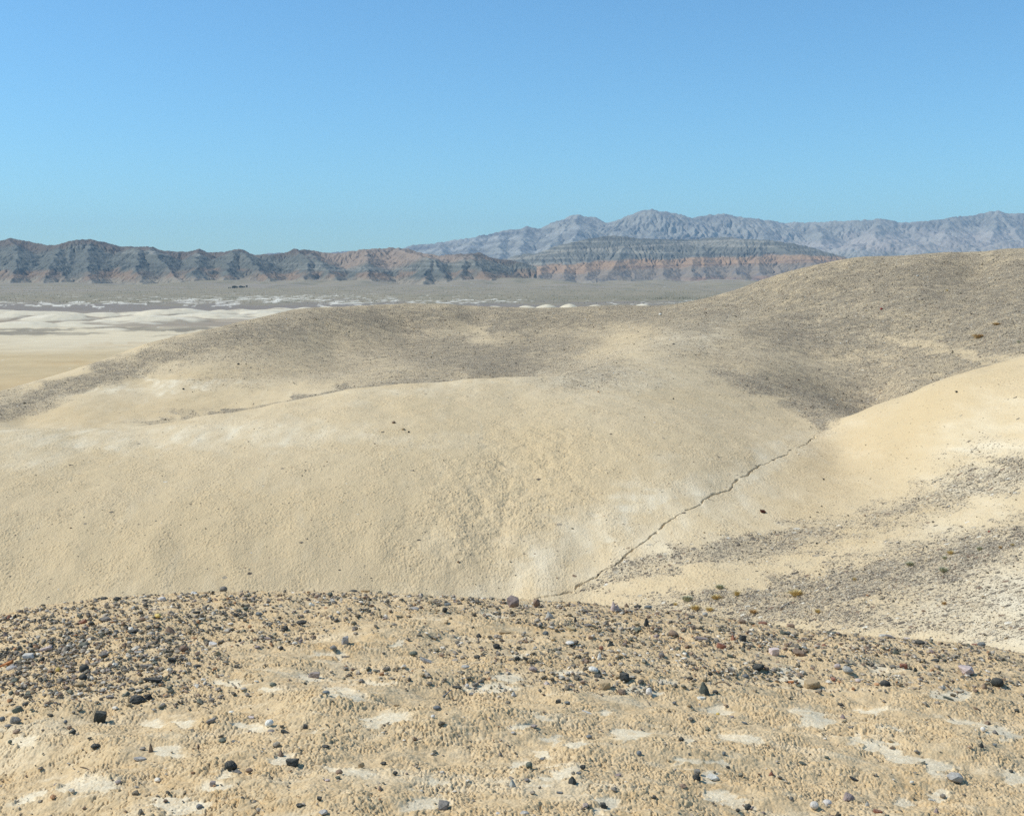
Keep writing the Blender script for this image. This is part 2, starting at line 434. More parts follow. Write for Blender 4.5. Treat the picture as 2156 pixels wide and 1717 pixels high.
# hidden foot of the valley behind the knoll
for x, z15 in ((-250, -6.3), (100, -6.5), (500, -6.6), (900, -6.7), (1300, -6.4), (1600, -5.6)):
    cp((x, HY - FPX * z15 / 16.5, 16.5), (x, HY - FPX * (z15 - .3) / 11, 11))
for x, zz in ((1900, -4.9), (2156, -4.3), (2400, -4.0)):
    cp((x, HY - FPX * (zz) / 11.5, 11.5))
CP = np.array(CP, float)
KL = 0.30
cu = (CP[:, 0] - CX) / FPX; cl = KL * np.log(CP[:, 2]); cv = (HY - CP[:, 1]) / FPX
def tps(r2): return np.where(r2 > 1e-12, 0.5 * r2 * np.log(np.maximum(r2, 1e-12)), 0)
N = len(CP)
A = np.zeros((N + 3, N + 3))
A[:N, :N] = tps((cu[:, None] - cu[None]) ** 2 + (cl[:, None] - cl[None]) ** 2) + np.diag(np.where(np.arange(N) < NHARD, 1e-5, np.where(np.isin(np.arange(N), SOFT), 3e-3, 4e-4)))
P = np.stack([np.ones(N), cu, cl], 1); A[:N, N:] = P; A[N:, :N] = P.T
sol = np.linalg.solve(A, np.concatenate([cv, np.zeros(3)]))
bl_us = axis_cols(0.50, 1.6, 1560, 50)
ln0, ln1 = math.log(10), math.log(245)
gu = np.linspace(-0.54, 0.54, 180); gl = np.linspace(ln0, ln1, 230)
GU, GL = np.meshgrid(gu, gl)
GV = sol[N] + sol[N + 1] * GU + sol[N + 2] * KL * GL
for k in range(N):
    GV = GV + sol[k] * tps((GU - cu[k]) ** 2 + (KL * GL - cl[k]) ** 2)
fine_l = np.concatenate([np.linspace(ln0, math.log(14), 50)[:-1], np.linspace(math.log(14), math.log(20), 190)[:-1], np.linspace(math.log(20), math.log(42), 900)[:-1], np.linspace(math.log(42), math.log(120), 760)[:-1], np.linspace(math.log(120), ln1, 60)])
# resample rows of the smooth surface at uneven rows
cc = cubic_matrix(3000, 180)
ui = (np.clip(bl_us, -.54, .54) + .54) / 1.08 * 2999
u0 = np.clip(ui.astype(int), 0, 2998); ut = (ui - u0)[:, None]
tmp = cubic_matrix(4000, 230) @ GV @ (cc[u0] * (1 - ut) + cc[u0 + 1] * ut).T
ridx = (fine_l - ln0) / (ln1 - ln0) * 3999
r0 = np.clip(ridx.astype(int), 0, 3998); rt = (ridx - r0)[:, None]
BV = tmp[r0] * (1 - rt) + tmp[r0 + 1] * rt
bl_ys = np.exp(fine_l)
BU, BY = np.meshgrid(bl_us, bl_ys)
BX = BU * BY
BZ0 = BV * BY
bpx = CX + BU * FPX; bpy_ = HY - FPX * BV

GRAV = [(60, 845, 300, 46, -20, .75), (230, 785, 420, 46, -19, .78), (400, 735, 330, 46, -15, .75), (560, 695, 420, 60, -10, .85), (800, 672, 520, 70, 0, .95), (1050, 672, 620, 70, 0, .92), (1350, 660, 420, 60, -3, .85),
        (1000, 752, 560, 90, 6, .88), (900, 790, 330, 50, -6, .6), (640, 720, 420, 60, -8, .5), (760, 760, 420, 80, -5, .45), (540, 862, 460, 12, -12, .8), (700, 832, 260, 12, -12, .8), (1120, 725, 320, 60, 0, .75),
        (560, 780, 300, 60, -8, .28), (350, 880, 160, 10, -5, .4), (1180, 775, 260, 24, -6, .6),
        (1560, 640, 360, 90, -18, .9), (1700, 610, 420, 110, -15, .92), (1900, 600, 560, 160, -6, 1.0), (2100, 620, 420, 220, 0, 1.0), (2450, 640, 600, 240, 0, 1.0), (-180, 880, 400, 60, -16, .7), (1750, 690, 430, 110, 0, 1.0), (2050, 700, 380, 80, 12, .9), (1980, 750, 420, 60, 12, .75),
        (1560, 695, 220, 30, 0, .45), (1560, 745, 420, 80, 8, .42), (1750, 800, 420, 60, 3, .62), (1850, 790, 300, 110, -15, .72), (1620, 815, 260, 44, 16, .85), (1730, 850, 230, 66, 24, .9), (1800, 860, 170, 50, -25, .85), (1740, 890, 60, 26, 0, .8),
        (1990, 735, 330, 16, 12, -.6), (1330, 720, 200, 40, -28, .25), (1000, 700, 150, 30, 12, -.55), (1430, 645, 260, 20, -5, .7),
        (1420, 1172, 270, 40, -14, .8), (1600, 1145, 380, 50, -10, .85), (1330, 1205, 200, 22, -22, .7), (1960, 1050, 330, 60, -20, .6), (2080, 1010, 220, 56, -18, .8), (2150, 990, 120, 60, -15, .7), (2320, 960, 300, 90, -18, .6), (2330, 1120, 320, 110, -14, .9), (2340, 1280, 320, 120, -6, .5),
        (2000, 1135, 340, 36, -14, .55), (1840, 1178, 300, 30, -14, .5), (1780, 1235, 640, 84, -12, 1.15), (2080, 1158, 300, 66, -16, 1.2), (1560, 1262, 340, 50, -4, 1.1), (1680, 1290, 350, 50, 6, 1.1), (1420, 1258, 200, 16, -4, .5),
        (2000, 1270, 420, 90, -6, .5), (2120, 1320, 250, 70, 0, .5), (1900, 1310, 320, 36, 5, .6), (1980, 1225, 300, 30, -12, .4), (1250, 1228, 130, 10, -22, .5), (2080, 930, 160, 60, -25, .15), (1700, 1110, 330, 40, -12, .16)]
yA = np.interp(bpx, [a[0] for a in rimA] + [1400, 1735], [a[2] for a in rimA] + [44, 44]) * 1.10
yB = np.interp(bpx, [1700, 1735] + [a[0] for a in rimB], [36, 37.5] + [a[2] for a in rimB]) * 1.06
RIMLINE = [(540, 862, 460, 13, -12, .8), (700, 832, 260, 13, -12, .85), (900, 803, 300, 12, -4, .75), (1900, 832, 330, 40, -23, .6)]
def gravel_density(x, y, d):
    """how thickly stones cover the ground"""
    ra = d / np.interp(x, [a[0] for a in rimA] + [1400, 1735], [a[2] for a in rimA] + [44, 44])
    rb = d / np.interp(x, [1700, 1735] + [a[0] for a in rimB], [36, 37.5] + [a[2] for a in rimB])
    wig = 30 * fbm(x / 30, y / 20, 67, 3)
    clear = np.maximum((ra < 1.10) * sstep(1290, 1060, x + wig), sstep(1.10, 1.04, rb) * sstep(1725, 1775, x + wig * .6))
    g_ = blobs(x, y, [q for q in GRAV if q[1] < 910], 30, 61, 0.012, 0.7)
    g_ = np.maximum(g_, blobs(x, y, RIMLINE, 4, 62, 0, .6))
    h_ = 0.86 * blobs(x, y, [q for q in GRAV if q[1] >= 910], 44, 63, 0.012, 0.8)
    g_ = g_ * (1 - clear) * sstep(925, 895, y) + .006
    return np.maximum(g_, h_ * sstep(900, 930, y))
grav = gravel_density(bpx, bpy_, BY)
grav = np.where(BY > 120, 0.9, grav)
pale2 = blobs(bpx, bpy_, [(150, 925, 420, 40, 2, .5), (500, 915, 480, 50, 0, .5), (800, 920, 320, 36, 4, .35), (60, 960, 200, 60, 0, .3), (1200, 1150, 420, 70, -35, .55), (1350, 1055, 380, 40, -18, .6), (1120, 1225, 420, 50, -10, .45), (1400, 1120, 300, 90, -35, .45), (1560, 1080, 240, 90, -30, .35),
    (1000, 1245, 300, 30, 0, .35), (330, 815, 330, 24, -4, .6), (1250, 800, 300, 50, 0, .35), (2100, 960, 260, 200, -20, .5), (2130, 1260, 330, 200, -10, .8), (1600, 980, 260, 50, -30, .4), (1480, 700, 200, 60, -20, .4), (2050, 1080, 260, 60, -18, .35), (880, 820, 500, 26, -4, .25)], 40, 71, 0.0, 0.8)
streak = fbm(BX / 0.5 + BY * 0.1, BY / 2.2, 73, 4)
pale2 = np.clip(pale2 * (0.75 + 0.7 * streak) + 0.10 * sstep(0.3, 0.9, streak), 0, 1)
warm = blobs(bpx, bpy_, [(250, 870, 420, 40, -4, .7), (420, 1080, 900, 280, 0, .35), (1950, 880, 420, 130, -25, .6), (1720, 1010, 260, 130, -30, .5), (1900, 1100, 560, 40, -15, .6), (460, 795, 260, 30, -8, .5), (1150, 960, 200, 150, 30, .35)], 40, 81, 0.0, 0.8)
# relief of the clay: popcorn lumps, shallow rills, a rougher slumped patch on the dome
near = sstep(70, 38, BY) * (BY > 12)
rough = blobs(bpx, bpy_, [(1060, 1060, 420, 230, -35, 1.0), (1180, 930, 160, 100, 30, .7), (1000, 1180, 300, 120, 0, .6)], 70, 95, 0.2, 0.95)
bl = np.zeros_like(BZ0)
for (ra, rb) in ((0, 700), (700, 1400), (1400, len(bl_ys))):
    X_, Y_ = BX[ra:rb], BY[ra:rb]
    if Y_[0, 0] > 72: continue
    a1, a2, ac = worley(X_ / 0.062 + 0.5 * fbm(X_ / .2, Y_ / .2, 2, 2), Y_ / 0.062 + 0.5 * fbm(X_ / .2, Y_ / .2, 6, 2), 25)
    d1 = np.sqrt(np.clip(1 - (a1 / 0.85) ** 2, 0, 1)) * sstep(0, .25, a2 - a1)
    bl[ra:rb] = d1 * (0.2 + 1.1 * ac) * 0.019
smoothp = 1 - 0.75 * np.clip(pale2, 0, 1)
BZ = BZ0 + bl * near * smoothp * (0.15 + 0.55 * sstep(-.5, .6, fbm(BX / 0.9, BY / 1.3, 96, 4)) + 0.75 * rough)
BZ += 0.05 * rough * near * np.minimum(fbm(BX / 0.5, BY / 0.6, 97, 3), 0.3)
BZ += 0.025 * fbm(BX / 1.4, BY / 1.6, 99, 3) * sstep(12, 20, BY)
BZ += 0.09 * fbm(BX / 6.0, BY / 8.0, 101, 3) * sstep(40, 60, BY)
# drainage crack between the dome and the right-hand mound
cw = np.array([((x - CX) / FPX * d, d) for x, y, d in crack])
sub = (BY > 20) & (BY < 43) & (BU > -0.16) & (BU < 0.34)
sx, sy = BX[sub], BY[sub]
wx = sx + 0.08 * fbm(sx / 0.8, sy / 1.2, 111, 4, .55); wy = sy + 0.11 * fbm(sx / 0.8, sy / 1.2, 117, 4, .55)
dm = np.full(sx.shape, 99.0); tm = np.zeros(sx.shape)
for i in range(len(cw) - 1):
    a, b = cw[i], cw[i + 1]; ab = b - a
    t = np.clip(((wx - a[0]) * ab[0] + (wy - a[1]) * ab[1]) / (ab @ ab), 0, 1)
    d = np.hypot(wx - a[0] - t * ab[0], wy - a[1] - t * ab[1])
    tm = np.where(d < dm, i + t, tm); dm = np.minimum(dm, d)
wid = 0.011 + 0.021 * sstep(-.3, .6, fbm(tm * 2.3, tm * 0, 119, 3)) 
wid = wid * (1 - 0.45 * sstep(9, 13, tm))
dz = -0.10 * sstep(1.15, 0.3, dm / wid) * sstep(-.45, .05, fbm(tm * 3.1, tm * 0 + 5, 121, 2) + .12) - 0.03 * np.exp(-(dm / 0.7) ** 2)
BZ[sub] += dz
grid_mesh("badland_hills", BX, BY, BZ, M_SLOPE, {"gravel": grav, "pale": pale2, "warm": warm})
BVv = BZ / BY
bvis = (bl_ys > 13) & (bl_ys < 125)
def hill_hit(px, py):
    px = np.asarray(px, float); py = np.asarray(py, float)
    U, Y = first_hit(BVv[bvis], bl_us, bl_ys[bvis], px, py)
    i = np.clip(np.searchsorted(bl_ys, Y), 0, len(bl_ys) - 1); j = np.clip(np.searchsorted(bl_us, U), 0, len(bl_us) - 1)
    return U * Y, Y, BZ[i, j]

# ------------------------------------------------------------------ valley floor, fan and pale mounds
FLOOR = -30.0
def fan_z(Y, X):
    t = np.clip((Y - 1900) / 2500, 0, 1)
    return FLOOR + 30 * t ** 1.2 + np.maximum(Y - 4400, 0) * 0.003 + np.clip(Y - 3600, 0, 1000) * 0.016 * np.clip(0.7 + 1.1 * fbm(X / 240, Y / 1400, 133, 2), .1, 1.9) * sstep(5600, 5200, Y + X * .6) + 0.8 * fbm(X / 300, Y / 300, 131, 3) * sstep(1500, 2500, Y)

vus = axis_cols(0.46, 1.3, 1150, 40)
inv = np.linspace(1 / 110, 1 / 1900, 420)
vys = np.concatenate([1 / inv, np.geomspace(1900, 4800, 220)[1:], np.geomspace(4800, 16500, 60)[1:]])
VU, VY = np.meshgrid(vus, vys)
VX = VU * VY
VZ = fan_z(VY, VX)
vpx = CX + VU * FPX; vpy = HY - FPX * VZ / VY
def lerp(a, b, t): return np.asarray(a, np.float32) * (1 - t[..., None]) + np.asarray(b, np.float32) * t[..., None]
shp = VY.shape
sand, sandpale, sandbrown = (.53, .40, .215), (.64, .53, .345), (.48, .32, .145)
gravc, salt, fanc, scrubc = (.27, .225, .155), (.80, .74, .60), (.29, .24, .15), (.21, .185, .115)
c = np.broadcast_to(np.array(sand, np.float32), shp + (3,)).copy()
n1 = fbm(VX / 90, VY / 220, 141, 5); n2 = fbm(VX / 35, VY / 160, 143, 5)
c = lerp(c, sandpale, sstep(760, 712, vpy + 14 * n1))
c = lerp(c, sandbrown, blobs(vpx, vpy, [(190, 762, 190, 10, -4, .5), (80, 810, 300, 40, -5, .35), (260, 725, 160, 6, -2, .3)], 16, 7, 0, .8))
dk = blobs(vpx, vpy, [(330, 693, 360, 9, 0, 1), (110, 693, 280, 8, 0, .95), (50, 701, 240, 10, 0, .95), (140, 703, 160, 5, 0, .9), (520, 688, 160, 7, -3, .9), (400, 702, 180, 2.5, -3, .6)], 9, 9, 0, .25)
c = lerp(c, gravc, np.clip(dk * (1 + .5 * n2), 0, 1))
c = lerp(c, sandpale, blobs(vpx, vpy, [(150, 697.5, 120, 3, 0, .95), (205, 694.5, 110, 8, 0, 1), (10, 697, 50, 2.5, 0, .9)], 4, 10, 0, .25))
c = lerp(c, (.33, .265, .185), sstep(870, 905, VY) * (vpx < 760))
far = sstep(1250, 1500, VY)
c = lerp(c, (.24, .20, .155), far)
c = lerp(c, fanc, sstep(1750, 2300, VY + 300 * n1))
fn = fbm(VX / 500, VY / 120, 151, 5)
c = lerp(c, (.31, .255, .19), sstep(-.1, .7, fn) * sstep(2200, 3400, VY))
c = lerp(c, scrubc, sstep(.1, .8, fbm(VX / 60, VY / 160, 153, 5)) * .7 * sstep(1500, 2200, VY))
c = lerp(c, scrubc, blobs(vpx, vpy, [(1450, 628, 700, 14, 0, .6), (200, 628, 700, 10, 0, .4)], 20, 156, 0, .8))
sn = fbm(VX / 22, VY / 60, 161, 5, .65)
band = blobs(vpx, vpy, [(150, 640, 520, 8, 0, 1.0), (520, 633, 460, 14, 0, .95), (720, 633, 460, 12, 0, .9), (620, 625, 380, 10, 0, .75), (1000, 634, 320, 8, 0, .8), (260, 627, 320, 8, 0, .55), (60, 622, 200, 5, 0, .5), (980, 623, 300, 5, 0, .5), (1380, 636, 300, 6, 0, .6)], 20, 11, 0.0, .8)
c = lerp(c, salt, sstep(.80, 1.06, band * 0.95 + sn * .75) * .8)
grid_mesh("valley_floor", VX, VY, VZ, M_VALLEY, None, c)

def smax(a, b, k): 
    h = np.clip(.5 + .5 * (a - b) / k, 0, 1)
    return b * (1 - h) + a * h + k * h * (1 - h)

mus = np.linspace(-0.47, 0.16, 900); mys = np.concatenate([1 / np.linspace(1 / 760, 1 / 1500, 260)])
MU, MY = np.meshgrid(mus, mys); MX = MU * MY
MZ = np.full(MX.shape, FLOOR - 1.5)
MOUNDS = [(48, 654, 1080, 80, 130), (-60, 652, 1100, 90, 130), (120, 662, 1010, 50, 70), (208, 657, 1130, 45, 80), (280, 655, 1150, 50, 80), (308, 664, 1000, 70, 90), (342, 651, 1150, 55, 90), (387, 649, 1180, 50, 80), (430, 660, 1080, 70, 90), (463, 652, 1230, 40, 70),
          (505, 651, 1250, 45, 70), (550, 652, 1240, 45, 80), (598, 648, 1290, 45, 70), (640, 647, 1330, 40, 60), (50, 676, 900, 45, 45), (180, 676, 930, 60, 60), (520, 668, 1050, 60, 80), (580, 660, 1130, 60, 80), (690, 645, 1350, 40, 50), (240, 690, 830, 26, 14),
          (1150, 641, 1330, 26, 40), (1200, 640, 1340, 24, 40), (1255, 641, 1310, 24, 40), (1310, 642, 1330, 22, 40), (1355, 639, 1350, 26, 40), (1110, 643, 1300, 24, 40), (1420, 641, 1340, 20, 40), (760, 646, 1340, 40, 40), (900, 645, 1350, 30, 40), (1040, 644, 1350, 30, 40)]
for (x, y, d, rx, ry) in MOUNDS:
    top = (HY - y) / FPX * d
    q = np.sqrt(((MX - (x - CX) / FPX * d) / rx) ** 2 + ((MY - d) / ry) ** 2)
    q = q * 1.16 + 0.16 * fbm(MX / 34, MY / 50, int(x) + 300, 2)
    hgt = FLOOR - 1.5 + (top - FLOOR + 1.5) * np.clip(1 - np.maximum(q, 0) ** 1.7, 0, 1)
    MZ = smax(MZ, hgt, 0.25)
MZ = MZ + 0.35 * fbm(MX / 14, MY / 22, 171, 4) * sstep(FLOOR, FLOOR + 3, MZ)
mc = np.broadcast_to(np.array((.66, .57, .40), np.float32), MX.shape + (3,)).copy()
gx = np.gradient(MZ, axis=1)
def box(a, k, ax):
    c_ = np.cumsum(np.concatenate([np.repeat(np.take(a, [0], ax), k + 1, ax), a, np.repeat(np.take(a, [-1], ax), k, ax)], ax), ax)
    n_ = a.shape[ax]
    return (np.take(c_, np.arange(2 * k + 1, 2 * k + 1 + n_), ax) - np.take(c_, np.arange(0, n_), ax)) / (2 * k + 1)
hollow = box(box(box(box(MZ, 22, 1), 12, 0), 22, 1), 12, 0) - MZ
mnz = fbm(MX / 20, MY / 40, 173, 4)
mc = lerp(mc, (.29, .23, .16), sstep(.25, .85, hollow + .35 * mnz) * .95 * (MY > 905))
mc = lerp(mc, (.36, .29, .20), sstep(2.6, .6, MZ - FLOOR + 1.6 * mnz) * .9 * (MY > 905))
mc = lerp(mc, (.34, .27, .19), sstep(.35, .8, fbm(MX / 30, MY / 34, 177, 3)) * sstep(930, 1080, MY) * .75)
mc = lerp(mc, (.71, .63, .47), sstep(.1, .6, fbm(MX / 60, MY / 40, 179, 3)) * .6)
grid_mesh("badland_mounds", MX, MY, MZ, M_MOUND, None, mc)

# ------------------------------------------------------------------ mountain ranges: ridge lines with fluted flanks
def ridge_field(X, Y, segs, base):
    H = np.full(X.shape, base, np.float64)
    for (x0, y0, z0, x1, y1, z1, slope, lam, amp, sd_) in segs:
        reach = (max(z0, z1) - base) / slope * 1.05
        if reach <= 0: continue
        bx0, bx1 = min(x0, x1) - reach, max(x0, x1) + reach
        by0, by1 = min(y0, y1) - reach, max(y0, y1) + reach
        m = (X > bx0) & (X < bx1) & (Y > by0) & (Y < by1)
        if not m.any(): continue
        px, py = X[m], Y[m]
        L2 = (x1 - x0) ** 2 + (y1 - y0) ** 2
        t = ((px - x0) * (x1 - x0) + (py - y0) * (y1 - y0)) / L2
        tc = np.clip(t, 0, 1)
        d = np.hypot(px - x0 - tc * (x1 - x0), py - y0 - tc * (y1 - y0))
        ang = np.arctan2(py - y0 - tc * (y1 - y0), px - x0 - tc * (x1 - x0))
        along = t * math.sqrt(L2)
        fl = ridged(along / lam + np.cos(ang) * 1.7 * (t != tc), d / (lam * 5) + sd_ * 3.3 + np.sign(np.sin(ang)) * 9, 200 + sd_ % 17, 3)
        h = z0 + (z1 - z0) * tc - slope * d * (1 + amp * (0.62 - fl)) * (1 - .22 * np.maximum(np.cos(ang), 0))
        H[m] = np.maximum(H[m], h)
    return H

def build_range(crest, depth, foot, mains, rnd, slope, lam, amp, n_sec, base, ymid=None):
    """crest: (px, py) list; mains: spurs (px crest, px apex, py apex, apex frac, px foot, py foot)"""
    rr = random.Random(rnd); segs = []; k = 0
    def w3(px, py, d): return ((px - CX) / FPX * d, d, (HY - py) / FPX * d)
    def dep(px): return depth + (60 * math.sin(px * .013 + rnd) + 40 * math.sin(px * .031)) * depth / 5200
    pts = [w3(x, y, dep(x)) for x, y in crest]
    for a, b in zip(pts[:-1], pts[1:]):
        segs.append((*a, *b, slope, lam, amp, k)); k += 1
    def spur(a, b, sl, sub=True):
        nonlocal k
        segs.append((*a, *b, sl, lam * .8, amp, k)); k += 1
        if not sub: return
        L = math.dist(a[:2], b[:2]); n = max(2, int(L / (lam * 2.6)))
        for i in range(n):
            t = (i + rr.random() * .7) / n
            p = tuple(a[q] + (b[q] - a[q]) * t for q in range(3))
            if p[2] < base + 8: continue
            s = 1 if i % 2 else -1
            dx, dy = (b[0] - a[0]) / L, (b[1] - a[1]) / L
            an = s * R(rr.uniform(38, 70)); ca, sa = math.cos(an), math.sin(an)
            l2 = (p[2] - base) * rr.uniform(1.1, 1.9)
            e = (p[0] + (dx * ca - dy * sa) * l2, p[1] + (dx * sa + dy * ca) * l2, base + (p[2] - base) * rr.uniform(.05, .25))
            segs.append((p[0], p[1], p[2] - 3, *e, sl * 1.12, lam * .5, amp, k)); k += 1
    cxs = [c[0] for c in crest]; cys = [c[1] for c in crest]
    for (pc, pa, ya, fa, pf, yf) in mains:
        a = w3(pc, np.interp(pc, cxs, cys) + 2, dep(pc))
        ap = w3(pa, ya, depth + (foot - depth) * fa); ft = w3(pf, yf, foot)
        spur(a, ap, slope); spur(ap, ft, slope * 1.1)
    for i in range(n_sec):
        x = crest[0][0] + (crest[-1][0] - crest[0][0]) * (i + rr.uniform(.1, .9)) / n_sec
        y = np.interp(x, cxs, cys) + rr.uniform(3, 8)
        a = w3(x, y, dep(x))
        d2 = depth + (foot - depth) * rr.uniform(.35, .95)
        zf = base + (a[2] - base) * rr.uniform(.03, .3)
        b = (a[0] + rr.uniform(-.35, .35) * (depth - d2), d2, zf)
        mid = tuple((a[q] * .5 + b[q] * .5) + (rr.uniform(-.04, .04) * (depth - d2) if q < 1 else 0) for q in range(3))
        mid = (mid[0], mid[1], mid[2] * rr.uniform(.95, 1.15))
        spur(a, mid, slope * 1.1); spur(mid, b, slope * 1.08)
    return segs

def erode(H, dx, dy, n, K, base):
    """stream-power carving on the grid: water follows the steepest way down and cuts where it gathers"""
    nr, nc = H.shape; H = H.copy()
    offs = [(a, b) for a in (-1, 0, 1) for b in (-1, 0, 1) if a or b]
    idx = np.arange(nr * nc).reshape(nr, nc)
    for it in range(n):
        best = np.zeros_like(H); rec = idx.copy()
        for a, b in offs:
            src = (slice(max(0, -a), nr - max(0, a)), slice(max(0, -b), nc - max(0, b)))
            dst = (slice(max(0, a), nr - max(0, -a)), slice(max(0, b), nc - max(0, -b)))
            sl = (H[src] - H[dst]) / math.hypot(a * dy, b * dx)
            m = sl > best[src]
            best[src] = np.where(m, sl, best[src]); rec[src] = np.where(m, idx[dst], rec[src])
        order = np.argsort(-H, axis=None).tolist(); rl = rec.ravel().tolist(); acc = [1.0] * (nr * nc)
        for i in order:
            r = rl[i]
            if r != i: acc[r] += acc[i]
        A_ = np.array(acc).reshape(nr, nc)
        low = H.ravel()[rec]
        cut = K * np.minimum(A_, 4000) ** 0.5 * best
        H = np.maximum(H - cut * sstep(base, base + 25, H), np.minimum(low + 0.02, H))
    return H

def strata(z, X, Y, per, seed, tilt=0.0):
    q = (z + tilt * X + 4 * fbm(X / 260, Y / 260, seed, 3)) / per
    return pnoise(q, X / 900.0, seed + 3) + .5 * pnoise(q * 2.7, X / 500.0, seed + 5)

def mix_all(c, *steps):
    for col, t in steps: c = lerp(c, col, np.clip(t, 0, 1))
    return c

# left range
L_CREST = [(-260, 500), (-160, 508), (-60, 504), (0, 506), (20, 500), (60, 507), (100, 515), (130, 513), (160, 504), (190, 502), (225, 509), (260, 519), (310, 516), (345, 527), (395, 528), (420, 522), (445, 530), (470, 529),
           (500, 523), (530, 535), (570, 535), (600, 531), (620, 523), (650, 526), (690, 531), (720, 531), (760, 524), (790, 522), (830, 520), (860, 523), (890, 532), (920, 537), (950, 534), (985, 533), (1005, 530), (1030, 540), (1080, 548), (1150, 565)]
mains = [(20, 38, 532, .45, 22, 603), (130, 110, 550, .6, 85, 604), (190, 182, 545, .5, 190, 604), (265, 287, 522, .32, 300, 604), (310, 322, 528, .35, 392, 602), (500, 492, 528, .3, 470, 604), (505, 515, 533, .35, 585, 602),
         (420, 412, 552, .6, 405, 600), (620, 650, 541, .35, 640, 602), (650, 668, 545, .4, 728, 602), (770, 772, 569, .62, 790, 601), (830, 903, 542, .42, 890, 602), (900, 910, 545, .45, 950, 602), (980, 977, 541, .35, 968, 602), (1000, 990, 545, .4, 1048, 600)]
segs = build_range(L_CREST, 5200, 4350, mains, 3, 0.50, 34, 0.34, 4, -20)
rus = np.linspace(-0.49, 0.02, 860); rys = np.linspace(4150, 5700, 330)
RU, RY = np.meshgrid(rus, rys); RX = RU * RY
wxp = RX + 14 * fbm(RX / 90, RY / 90, 211, 3); wyp = RY + 14 * fbm(RX / 90, RY / 90, 217, 3)
RZ = ridge_field(wxp, wyp, segs, -20.0)
RZ = RZ + 3.0 * fbm(RX / 30, RY / 30, 220, 3)
RZ = erode(RZ, 3.0, 4.7, 14, 0.10, -20)
rel = sstep(0, 40, RZ)
RZ = RZ + rel * (1.6 * fbm(RX / 14, RY / 14, 221, 3) - 3 * (1 - ridged(RX / 30, RY / 60, 223, 4)))
rpx = CX + RU * FPX
n = fbm(RX / 120, RY / 120, 225, 4); n_ = fbm(RX / 40, RY / 40, 227, 4)
st = strata(RZ, RX, RY, 17.0, 231, 0.03)
blue, brown, redc, scree, tanr = (.135, .138, .114), (.145, .115, .088), (.27, .18, .115), (.275, .235, .17), (.29, .22, .16)
c = np.broadcast_to(np.array(blue, np.float32), RX.shape + (3,)).copy()
c = mix_all(c, ((.22, .215, .175), sstep(.1, .8, st)), ((.09, .095, .085), sstep(.2, .9, -st) * .8))
c = mix_all(c, (brown, sstep(5020, 5120, RY + 60 * n + (RZ - 150) * 1.0) * .9))
c = mix_all(c, (tanr, sstep(.2, .8, blobs(rpx, HY - FPX * RZ / RY, [(800, 540, 260, 60, 0, 1.0), (960, 545, 120, 20, 0, .7)], 14, 233, 0, .7) + .25 * n) * sstep(4800, 4950, RY)))
redm = sstep(62, 40, RZ + 16 * n + 6 * st) * sstep(-.35, .35, fbm(RX / 170, RY / 300, 235, 3) + .12)
c = mix_all(c, (redc, redm * .75), ((.32, .22, .16), redm * sstep(.2, .8, st) * .7))
c = mix_all(c, (scree, sstep(34, 10, RZ + 14 * n)), ((.34, .29, .24), sstep(.75, 1.1, st + .4 * n_) * .6 * sstep(40, 70, RZ)))
grid_mesh("mountain_range", RX, RY, RZ, M_MOUNT, None, c)

# banded escarpment in the middle distance
E_CREST = [(1000, 565), (1040, 550), (1075, 541), (1100, 534), (1130, 532), (1160, 522), (1200, 510), (1240, 502), (1280, 495), (1310, 496), (1340, 501), (1400, 503), (1450, 503), (1500, 500), (1530, 498), (1560, 502), (1620, 505), (1660, 510), (1700, 518), (1730, 530), (1765, 547), (1810, 552), (1900, 572)]
mains = [(1100, 1095, 560, .5, 1090, 600), (1200, 1190, 553, .45, 1180, 600), (1290, 1285, 550, .45, 1280, 600), (1400, 1395, 552, .45, 1400, 600), (1480, 1480, 550, .45, 1485, 600), (1550, 1552, 552, .45, 1555, 600), (1640, 1640, 553, .45, 1645, 602), (1700, 1705, 556, .45, 1710, 602), (1345, 1340, 560, .5, 1335, 602),
         (1240, 1236, 556, .5, 1230, 600), (1600, 1598, 556, .5, 1600, 600), (1150, 1140, 560, .5, 1135, 600)]
segs = build_range(E_CREST, 6900, 6000, mains, 8, 0.42, 40, 0.18, 5, -15)
for (x, y, d, s_) in ((1270, 578, 6000, .42), (1300, 580, 6000, .42), (1480, 586, 5850, .3), (1560, 577, 6050, .4), (1620, 575, 6000, .42), (1590, 585, 5900, .4), (1400, 582, 6000, .38), (1180, 588, 5950, .3)):
    q = ((x - CX) / FPX * d, d, (HY - y) / FPX * d)
    segs.append((*q, q[0] + 30, q[1] + 20, q[2] - 3, s_, 40, .3, x))
eus = np.linspace(-0.06, 0.34, 760); eys = np.linspace(5700, 7400, 300)
EU, EY = np.meshgrid(eus, eys); EX = EU * EY
wxp = EX + 16 * fbm(EX / 110, EY / 110, 241, 3); wyp = EY + 16 * fbm(EX / 110, EY / 110, 247, 3)
EZ = ridge_field(wxp, wyp, segs, -15.0)
EZ = EZ + 3.0 * fbm(EX / 35, EY / 35, 250, 3)
EZ = erode(EZ, 3.5, 5.7, 12, 0.08, -15)
EZ = EZ + sstep(5, 50, EZ) * (1.6 * fbm(EX / 18, EY / 18, 251, 3) - 3 * (1 - ridged(EX / 34, EY / 80, 253, 4)))
epx = CX + EU * FPX; epy = HY - FPX * EZ / EY
n = fbm(EX / 130, EY / 130, 255, 4); n_ = fbm(EX / 45, EY / 45, 257, 4)
